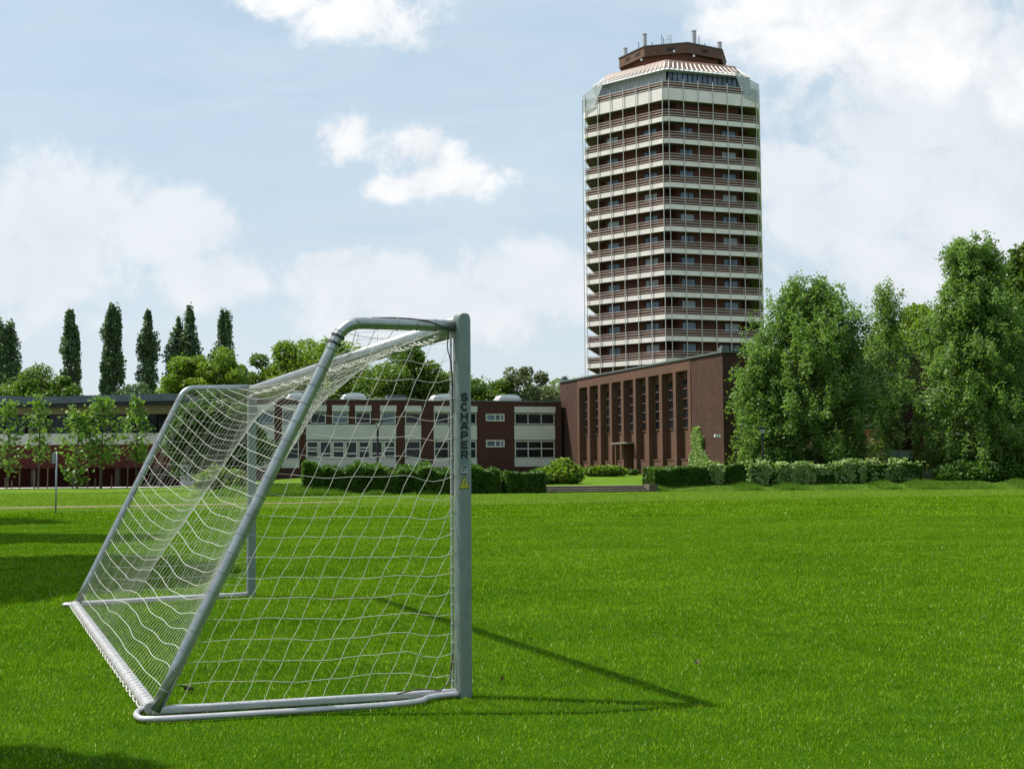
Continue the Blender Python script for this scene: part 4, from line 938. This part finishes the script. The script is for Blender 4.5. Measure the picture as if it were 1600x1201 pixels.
# ------------------------------------------------------------------ the goal
def goal():
    Pn = gpt(724, 1088); Pf = gpt(392, 931.5); Cn = gpt(238, 1110, .03); Cf = gpt(117, 944, .03); Cn.z = 0; Cf.z = 0
    a = (Pf-Pn).normalized(); bn = (Cn-Pn).normalized(); bf = (Cf-Pf).normalized(); Zv = Vector((0, 0, 1))
    Dn = (Cn-Pn).length; Df = (Cf-Pf).length
    g = thing('football_goal', 'aluminium football goal seen from its right side with a slack net', 'football goal', (Pn.x, Pn.y, 0)); T = Vector((Pn.x, Pn.y, 0))
    al, aw = mats['alu'], mats['alu_white']
    zt = zat(Pn.x, Pn.y, 491); ztf = zat(Pf.x, Pf.y, 602)
    prof = rr(.105, .125, .045, 6)
    perp = Vector((-a.y, a.x, 0))
    # post: side face looks along -a (to the camera), with a rounded crown where it meets the crossbar
    mp_ = mats['alu_post_shaded']
    def post(P, top, name):
        mb = MB(); n = len(prof); vs = []; K = 6
        levels = [(0, 1.0)]+[(top-.045+.045*math.sin(R(90*i/K)), math.cos(R(90*i/K))*.42+.58) for i in range(K+1)]
        for z, s in levels:
            for u, v in prof: vs.append(P-T+perp*u*(s if z > top-.044 else 1)+a*v*(1)+Vector((0, 0, z)))
        fs = [(j*n+i, j*n+(i+1) % n, (j+1)*n+(i+1) % n, (j+1)*n+i) for j in range(K+1) for i in range(n)]; fs += [tuple(range(n-1, -1, -1)), tuple((K+1)*n+i for i in range(n))]
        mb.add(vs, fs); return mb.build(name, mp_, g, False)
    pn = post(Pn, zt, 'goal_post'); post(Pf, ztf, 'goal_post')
    # groove for the net clips on the inner edge of the near post
    bk = bn
    mb = MB()
    for i in range(20):
        z = .1+i*.122; p = Pn-T+bn*.056+Vector((0, 0, z)); mb.tube([p+a*.03, p+bn*.016+a*.03], .006, 6)
    mb.tube([Pn-T+bn*.058+a*.045+Vector((0, 0, .02)), Pn-T+bn*.060+a*.045+Vector((0, 0, zt-.12))], .008, 5); mb.build('net_rail', aw, g)
    # crossbar
    mb = MB(); mb.sweep([(.0525*math.cos(q/28*6.28319), .068*math.sin(q/28*6.28319)) for q in range(28)], Pn-T+a*.055+Vector((0, 0, zt-.070)), Pf-T-a*.055+Vector((0, 0, ztf-.070)), perp); mb.build('crossbar', al, g, True)
    # side frames: tube from the post top, bent, down to the ground corner
    def frame(P, b, D, pts, C, r0):
        zz = [onplane(px, py, P, b) for px, py in pts]; path = [P-T+b*.05+Vector((0, 0, zz[0][1]))]
        path += [P-T+b*s+Vector((0, 0, z)) for s, z in zz[1:]]; path.append(P-T+b*(D-.02)+Vector((0, 0, .03)))
        # round the bend
        out = [path[0]]
        i = 1; A, B, Cc_ = path[0], path[1], path[-1]
        d1 = (A-B).normalized(); d2 = (Cc_-B).normalized(); rad = .12
        s0, s1 = B+d1*rad, B+d2*rad
        out.append(A.lerp(s0, .5)); 
        for k in range(9):
            t = k/8; out.append(s0*(1-t)**2+B*2*t*(1-t)+s1*t*t)
        for k in range(1, 9): out.append(s1.lerp(Cc_, k/8))
        mb = MB(); mb.tube(out, r0, 16); o = mb.build('side_tube', al, g, True); return out
    fn = frame(Pn, bn, Dn, [(705, 509), (538, 504)], Cn, .038); ff = frame(Pf, bf, Df, [(392, 606), (289, 607)], Cf, .038)
    # base bars
    mb = MB(); mb.sweep(rr(.055, .046, .010, 3), Pn-T+bn*.05+Vector((0, 0, .03)), Pn-T+bn*(Dn)+Vector((0, 0, .03)), a); mb.build('base_bar', aw, g)
    mb = MB(); mb.sweep(rr(.055, .046, .010, 3), Pf-T+bf*.05+Vector((0, 0, .03)), Pf-T+bf*(Df)+Vector((0, 0, .03)), a); mb.build('base_bar', aw, g)
    mb = MB(); mb.sweep(rr(.085, .07, .03, 5), Cn-T+a*.04+Vector((0, 0, .037)), Cf-T-a*.04+Vector((0, 0, .037)), bn); mb.build('back_bar', aw, g)
    # outer loop tube on the ground beside the near corner, and its twin at the far corner
    lp = [(716, 1083.5), (690, 1086), (668, 1090), (655, 1095), (600, 1101), (450, 1111), (300, 1120), (232, 1123), (216, 1120), (213, 1114), (222, 1108), (245, 1105)]
    P_ = [gpt(x, y, .028)-T for x, y in lp]
    def smooth(P_, k=4):
        out = []
        for i in range(len(P_)-1):
            p0, p1, p2, p3 = P_[max(i-1, 0)], P_[i], P_[i+1], P_[min(i+2, len(P_)-1)]
            for j in range(k):
                t = j/k; out.append(.5*((2*p1)+(p2-p0)*t+(2*p0-5*p1+4*p2-p3)*t*t+(3*p1-p0-3*p2+p3)*t**3))
        return out+[P_[-1]]
    mb = MB(); mb.tube(smooth(P_), .0185, 10); mb.build('transport_loop', aw, g, True)
    fo = -(Pn-Pf).normalized()
    P2 = [Pf-T+bf*.3+a*.03, Pf-T+bf*.5+a*.14, Pf-T+bf*(Df-.1)+a*.16, Pf-T+bf*(Df+.09)+a*.12, Pf-T+bf*(Df+.10)+a*.04, Pf-T+bf*(Df-.0)-a*.02]
    mb = MB(); mb.tube(smooth([p+Vector((0, 0, .028)) for p in P2]), .021, 8); mb.build('transport_loop', aw, g, True)
    # collars at the bend and foot
    mb = MB()
    c0 = fn[9]; c1 = fn[11]; 
    mb.tube([c0, c0+(c1-c0).normalized()*.015], .046, 14); mb.tube([c0+(c1-c0).normalized()*.05, c0+(c1-c0).normalized()*.065], .046, 14); mb.build('tube_collar', mats['darkrubber'], g)
    # ---- writing on the near post
    fc = Pn-T-a*(.0625+.0012)      # side face towards the camera
    xdir = -perp if (-perp).dot(rt) > 0 else perp
    Rm = Matrix(((xdir.x, 0, -a.x, 0), (xdir.y, 0, -a.y, 0), (0, 1, 0, 0), (0, 0, 0, 1)))
    def text(s, px, py, h, mat, name, wscale=1.0, bold=.03, parent=None, sp_=1.0):
        cu = bpy.data.curves.new(name, 'FONT'); cu.body = s; cu.size = 1; cu.align_x = 'CENTER'; cu.align_y = 'CENTER'; cu.offset = bold; cu.extrude = .3; cu.resolution_u = 4
        tmp = bpy.data.objects.new(name+'_src', cu); col.objects.link(tmp); bpy.context.view_layer.update(); dg = bpy.context.evaluated_depsgraph_get()
        me = bpy.data.meshes.new_from_object(tmp.evaluated_get(dg)); bpy.data.objects.remove(tmp); bpy.data.curves.remove(cu)
        co = np.empty(len(me.vertices)*3); me.vertices.foreach_get('co', co); co = co.reshape(-1, 3); c_ = (co.max(0)+co.min(0))/2; hh = co[:, 1].max()-co[:, 1].min(); co -= c_
        s_ = h/hh; z = zat(fc.x+T.x, fc.y+T.y, py); xo = (px-pix((fc.x+T.x, fc.y+T.y, z))[0])*((fc+T-O).dot(fw)/F_PX)
        wd = (co[:, 0].max()-co[:, 0].min()); co[:, 0] *= s_*wscale; co[:, 1] *= s_; co[:, 2] *= .002/.6*1
        base = fc+xdir*xo+Vector((0, 0, z)); W = Rm.to_3x3()
        for v, c3 in zip(me.vertices, co): v.co = base+W@Vector(c3)
        me.materials.clear(); me.materials.append(mats[mat]); o = bpy.data.objects.new(name, me); col.objects.link(o); o.parent = parent or g; return o
    px0 = 725.5
    ARC = lambda cx, cy, rx, ry, a0, a1, n=9: [(cx+rx*math.cos(R(a0+(a1-a0)*i/n)), cy+ry*math.sin(R(a0+(a1-a0)*i/n))) for i in range(n+1)]
    GL = {'S': [ARC(.5, .69, .34, .20, 15, 270)+ARC(.5, .31, .36, .20, 90, -165)], 'C': [ARC(.52, .5, .37, .39, 48, 312, 14)], 'H': [[(.14, 0), (.14, 1)], [(.86, 0), (.86, 1)], [(.14, .5), (.86, .5)]],
          'A': [[(.10, 0), (.46, .98)], [(.90, 0), (.54, .98)], [(.25, .30), (.75, .30)], [(.06, .86), (.06, 1.02)], [(.94, .86), (.94, 1.02)]],
          'P': [[(.16, 0), (.16, 1)], [(.16, .89), (.52, .89)]+ARC(.58, .66, .28, .23, 90, -90)+[(.16, .43)]],
          'E': [[(.16, 0), (.16, 1)], [(.16, .11), (.90, .11)], [(.16, .5), (.82, .5)], [(.16, .89), (.90, .89)]],
          'R': [[(.16, 0), (.16, 1)], [(.16, .89), (.52, .89)]+ARC(.58, .67, .28, .22, 90, -90)+[(.16, .45)], [(.52, .45), (.86, 0)]]}
    def glyph(ch, px, py, h, w, th):
        z = zat(fc.x+T.x, fc.y+T.y, py); xo = (px-pix((fc.x+T.x, fc.y+T.y, z))[0])*((fc+T-O).dot(fw)/F_PX); mb = MB(); lay = 0
        for st in GL[ch]:
            for (x0, y0), (x1, y1) in zip(st[:-1], st[1:]):
                A = Vector(((x0-.5)*w, (y0-.5)*h)); B = Vector(((x1-.5)*w, (y1-.5)*h)); d = (B-A)
                if d.length < 1e-6: continue
                d.normalize(); n2 = Vector((-d.y, d.x))*th/2; ext = d*(th*.12 if len(st) > 2 else 0); lay += 1; o_ = .0012+.00002*lay
                mb.add([fc+xdir*(xo+q.x)+Vector((0, 0, z+q.y))-a*o_ for q in (A-ext-n2, B+ext-n2, B+ext+n2, A-ext+n2)], [(0, 1, 2, 3)])
        mb.build('letter', mats['black'], g)
    for ch, py, h in (('S', 620.5, .054), ('C', 635.5, .054), ('H', 650.5, .050), ('A', 664.8, .052), ('P', 679.8, .052), ('E', 694.8, .052), ('R', 709.8, .052)):
        glyph(ch, px0, py, h, .054, .0155)
    def patch(pts, mat, name, off=0.0, parent=None):     # pts in pixels, laid on the post's side face
        d0 = (fc+T-O).dot(fw); vs = []
        for px, py in pts:
            z = zat(fc.x+T.x, fc.y+T.y, py); xo = (px-pix((fc.x+T.x, fc.y+T.y, z))[0])*(d0/F_PX); vs.append(fc-a*off+xdir*xo+Vector((0, 0, z)))
        n = len(vs); vs += [v-a*.0012 for v in vs]; mb = MB(); mb.add(vs, [tuple(range(n-1, -1, -1)), tuple(range(n, 2*n))]+[(i, (i+1) % n, n+(i+1) % n, n+i) for i in range(n)])
        return mb.build(name, mats[mat], parent or g)
    patch([(718.5, 718), (732, 718), (732, 723.5), (718.5, 723.5)], 'blue_label', 'blue_label')
    ov = [(725.5+7.2*math.cos(t/18*2*math.pi), 735+6.0*math.sin(t/18*2*math.pi)) for t in range(18)]
    b = patch(ov, 'black', 'safety_badge'); text('GS', 725.5, 735, .034, 'alu_white', 'badge_letters', 1.0, .03, b).location.z = 0
    for o in b.children: o.location = -a*.0016
    b = patch([(725.3, 742.5), (734.6, 763.5), (715.8, 763.5)], 'black', 'warning_sticker')
    patch([(725.3, 744.3), (733.6, 762.6), (716.9, 762.6)], 'yellow', 'sticker_face', .0014, b)
    patch([(725.0, 751), (726.2, 751), (726.0, 757), (725.2, 757)], 'black', 'warning_mark', .0030, b)
    # ---- net
    rs = np.random.RandomState(2)
    def resample(pts, n):
        P = np.array([tuple(p) for p in pts]); L = np.r_[0, np.cumsum(np.linalg.norm(np.diff(P, axis=0), axis=1))]; t = np.linspace(0, L[-1], n)
        return np.stack([np.interp(t, L, P[:, i]) for i in range(3)], 1)
    NV, NU = 27, 61
    A0 = resample([p+Vector((0, 0, -.0)) for p in fn], NV); A1 = resample(ff, NV)
    cb0 = np.array(tuple(Pn-T+a*.1+bn*.06+Vector((0, 0, zt-.12)))); cb1 = np.array(tuple(Pf-T-a*.1+bf*.06+Vector((0, 0, ztf-.12))))
    bb0 = np.array(tuple(Cn-T+Vector((0, 0, .05)))); bb1 = np.array(tuple(Cf-T+Vector((0, 0, .05))))
    US, VS = 2, 2                    # sub-steps between knots
    nu, nv = (NU-1)*US+1, (NV-1)*VS+1
    A0f, A1f = resample(A0, nv), resample(A1, nv)
    u = np.linspace(0, 1, nu)[:, None, None]; v = np.linspace(0, 1, nv)[None, :, None]
    tube_prof = A0f[None]*(1-u)+A1f[None]*u
    top = cb0*(1-u)+cb1*u; bot = bb0*(1-u)+bb1*u
    chord = top*(1-v)+bot*v
    t = (np.linspace(0, 1, nu)*2) % 1.0; t[-1] = 1.0; left = np.linspace(0, 1, nu) < .5
    e0 = np.where(left, 1.0, .34); e1 = np.where(left, .34, 1.0)
    h = e0*(1-t)+e1*t-1.15*4*t*(1-t)*.34
    h = h[:, None, None]
    Sf = chord+h*(tube_prof-chord)
    sagz = (np.sin(np.pi*v)**.8)*(.11*np.sin(np.pi*t)[:, None, None])
    Sf[..., 2] -= sagz[..., 0]
    # gathered, wavy cords
    wob = np.zeros_like(Sf)
    for k in range(14):
        fu, fv, ph = rs.uniform(1, 7), rs.uniform(.5, 3), rs.uniform(0, 6.28, 3)
        w = np.sin(2*np.pi*(fu*u[..., 0]+fv*v[..., 0])[..., None]+ph)*rs.uniform(.001, .0045); wob += w
    edge = np.minimum(1, np.minimum(u, 1-u)*25)*np.minimum(1, np.minimum(v, 1-v)*12)
    Sf = Sf+wob*edge
    Sf[..., 2] = np.maximum(Sf[..., 2], .03)
    mb = MB(); r_ = .0016
    for j in range(NV):
        mb.tube([Vector(p) for p in Sf[:, j*VS]], r_*1.35, 4, False)
    for i in range(NU):
        P = Sf[i*US].copy(); mb.tube([Vector(p) for p in P], r_*.8, 4, False)
    for i in range(1, NU-1):
        for j in range(1, NV-1):
            p = Vector(Sf[i*US, j*VS]); q = r_*2.0; mb.add([p+Vector(w) for w in ((q,0,0),(-q,0,0),(0,q,0),(0,-q,0),(0,0,q),(0,0,-q))], [(0,2,4),(2,1,4),(1,3,4),(3,0,4),(2,0,5),(1,2,5),(3,1,5),(0,3,5)])
    mb.build('back_net', mats['net'], g)
    # side nets: columns run parallel to the slanted tube, rows are level with a little sag
    def sidenet(P, b, prof_pts, top, seed):
        rs = np.random.RandomState(seed); Pb = np.array([((Vector(p)+T-P).dot(b), p[2]) for p in prof_pts]); k = int(np.argmax(Pb[:, 1] < Pb[0, 1]-.10)); k = max(k, 2)
        zz_ = Pb[::-1, 1]; ss_ = Pb[::-1, 0]; zb_ = Pb[k, 1]
        sx = lambda z: float(np.interp(z, zz_[:len(zz_)-k+1], ss_[:len(zz_)-k+1]))
        mb = MB(); ztp = top-.12; off = (P-T)
        def pt(s, z, wv=0):
            bell = max(0, min(s, sx(z)-s))
            return off+b*s+Vector((0, 0, z))+a*(.10*math.sin(min(1, bell/.8)*math.pi/2)*(.4+.6*math.sin(z*2.1+1)))*(1 if P is Pn else -1)+Vector((0, 0, -.04*math.sin(math.pi*min(1, s/max(.1, sx(z))))))
        rows = [i*.127+.06 for i in range(int(ztp/.127)+1)]
        def wv(s, z): return .008*math.sin(s*7+z*5+seed)+.004*math.sin(s*19-z*17)
        for z in rows:
            m = 18; L = sx(z); zz2 = z; pts = []
            for q in range(m+1):
                s = .065+(L-.065)*q/m; drop = .05*math.sin(max(0, 1-s/.35)*3.0) if s < .35 else 0
                pts.append(pt(s, z+wv(s, z)-drop*.8))
            mb.tube(pts, r_, 4, False)
        for i in range(1, 22):
            o_ = i*.127; pts = []
            for q in range(61):
                z = ztp*(1-q/60)+.03*(q/60); L = sx(z); frac = sstep(ztp*1.02, ztp*.45, z)*.0
                s = L-o_
                if s < .07:
                    if pts: break
                    continue
                pts.append(pt(s+wv(z, s), z+wv(s, z)))
            if len(pts) > 1: mb.tube(pts, r_, 4, False)
        mb.build('side_net', mats['net'], g)
    sidenet(Pn, bn, fn, zt, 3); sidenet(Pf, bf, ff, ztf, 5)
    # rings and lacing that hold the net
    for j in range(4, NV-1):
        mb = MB(); p = Vector(A0[j]); d = (Vector(A0[j+1])-p).normalized(); x = d.cross(a).normalized(); y = d.cross(x)
        mb.tube([p+(x*math.cos(q/12*6.2832)+y*math.sin(q/12*6.2832))*.0405 for q in range(13)], .0032, 4, False); mb.build('net_ring', mats['net_tie'], g); mb = MB()
        p = Vector(A1[j]); mb.tube([p+(x*math.cos(q/10*6.2832)+y*math.sin(q/10*6.2832))*.0405 for q in range(11)], .003, 4, False); mb.build('net_ring', mats['net_tie'], g)
    for j in range(1, 4):
        mb = MB(); p = Vector(A0[j]); mb.tube([p+(a*math.cos(q/12*6.2832)+Vector((0, 0, 1))*math.sin(q/12*6.2832))*.0405 for q in range(13)], .0028, 4, False); mb.build('net_ring', mats['net_tie'], g)
    mb = MB(); c0, c1 = Cn-T+a*.04+Vector((0, 0, .037)), Cf-T-a*.04+Vector((0, 0, .037)); nn = 60; bx = bn
    pts = []
    for q in range(nn*8+1):
        f = q/(nn*8); an = q/8*2*math.pi; pts.append(c0.lerp(c1, f)+bx*.049*math.cos(an)+Vector((0, 0, .040*math.sin(an))))
    mb.tube(pts, .003, 4, False)
    pts = [c0.lerp(c1, q/240)+bx*(.056+.006*math.sin(q*.9))+Vector((0, 0, -.012+.008*math.sin(q*1.7))) for q in range(241)]; mb.tube(pts, .0045, 5); mb.build('lacing_cord', mats['net'], g)
    # cord bundle under the crossbar and loose ends at the post
    mb = MB()
    for k in range(3):
        pts = []
        for q in range(161):
            f = q/160; an = q*.8+k*2.1; pts.append(Vector(cb0).lerp(Vector(cb1), .03+f*.96)+bn*.012*math.cos(an)+Vector((0, 0, .012*math.sin(an)-.018*abs(math.sin(q*.27)))))
        mb.tube(pts, .0045, 4)
    mb.build('edge_rope', mats['net'], g)
    mb = MB(); p0 = Pn-T+bn*.10+Vector((0, 0, zt-.10))
    zq = fn[0].z+.038
    mb.tube([Pn-T+bn*.60+Vector((0, 0, zq)), Pn-T+bn*.48+Vector((0, 0, zq+.003))-a*.008, Pn-T+bn*.36+Vector((0, 0, zq+.001))-a*.012, Pn-T+bn*.25+Vector((0, 0, zq-.012))-a*.034, Pn-T+bn*.16+Vector((0, 0, zq-.042))-a*.042, p0-a*.035, p0-bn*.0+Vector((0, 0, -.12)), p0-bn*.03+Vector((0, 0, -.24)), p0-bn*.04+Vector((0, 0, -.55))], .0042, 5)
    mb.tube([Pn-T+bn*.07+Vector((0, 0, .28)), Pn-T+bn*.09+Vector((0, 0, .10)), Pn-T+bn*.16-a*.03+Vector((0, 0, .055)), Pn-T+bn*.30-a*.02+Vector((0, 0, .07)), Pn-T+bn*.45-a*.04+Vector((0, 0, .05))], .0045, 5)
    mb.build('loose_cord', mats['cord_dark'], g)
    print('GOAL', Pn, Pf, Dn, Df, zt, ztf)
mats['alu_post_shaded'] = simple('shaded post aluminium', (.20, .24, .215), .5, .5, var=.12, scale=10, bstr=.08)  # darker copy of the aluminium, the posts' shade put into its colour
mats['net_tie'] = simple('grey net ties', (.22, .22, .20), .8)
mats['cord_dark'] = simple('dark cord', (.06, .05, .04), .9)
goal()
# fallen leaves on the grass
for i, (px, py, s) in enumerate(((292, 1075, .045), (785, 1060, .02), (1090, 1034, .022))):
    p = gpt(px, py, .03); rr_ = random.Random(i); mb = MB(); n = 7
    vs = [(s*(q/n-.5)*2, 0, .012*math.sin(q)) for q in range(n+1)]+[(s*(q/n-.5)*2, s*.55*math.sin(math.pi*q/n), .02*math.cos(q*1.3)) for q in range(n+1)]+[(s*(q/n-.5)*2, -s*.5*math.sin(math.pi*q/n), .018) for q in range(n+1)]
    mb.add(vs, [(q, q+1, n+2+q, n+1+q) for q in range(n)]+[(q+1, q, 2*n+2+q, 2*n+3+q) for q in range(n)]); o = mb.build('fallen_leaf', mats['deadleaf']) if 'deadleaf' in mats else mb.build('fallen_leaf', mats.setdefault('deadleaf', simple('dead leaf', (.13, .09, .05), .8)))
    o.location = p; o.rotation_euler = (0, .2, i*1.3)
    tag(o, ['dry curled leaf on the grass inside the goal near the slanted tube', 'small brown leaf on the grass right of the front post', 'pale brown leaf on the grass beyond the tip of the post shadow'][i], 'leaf')
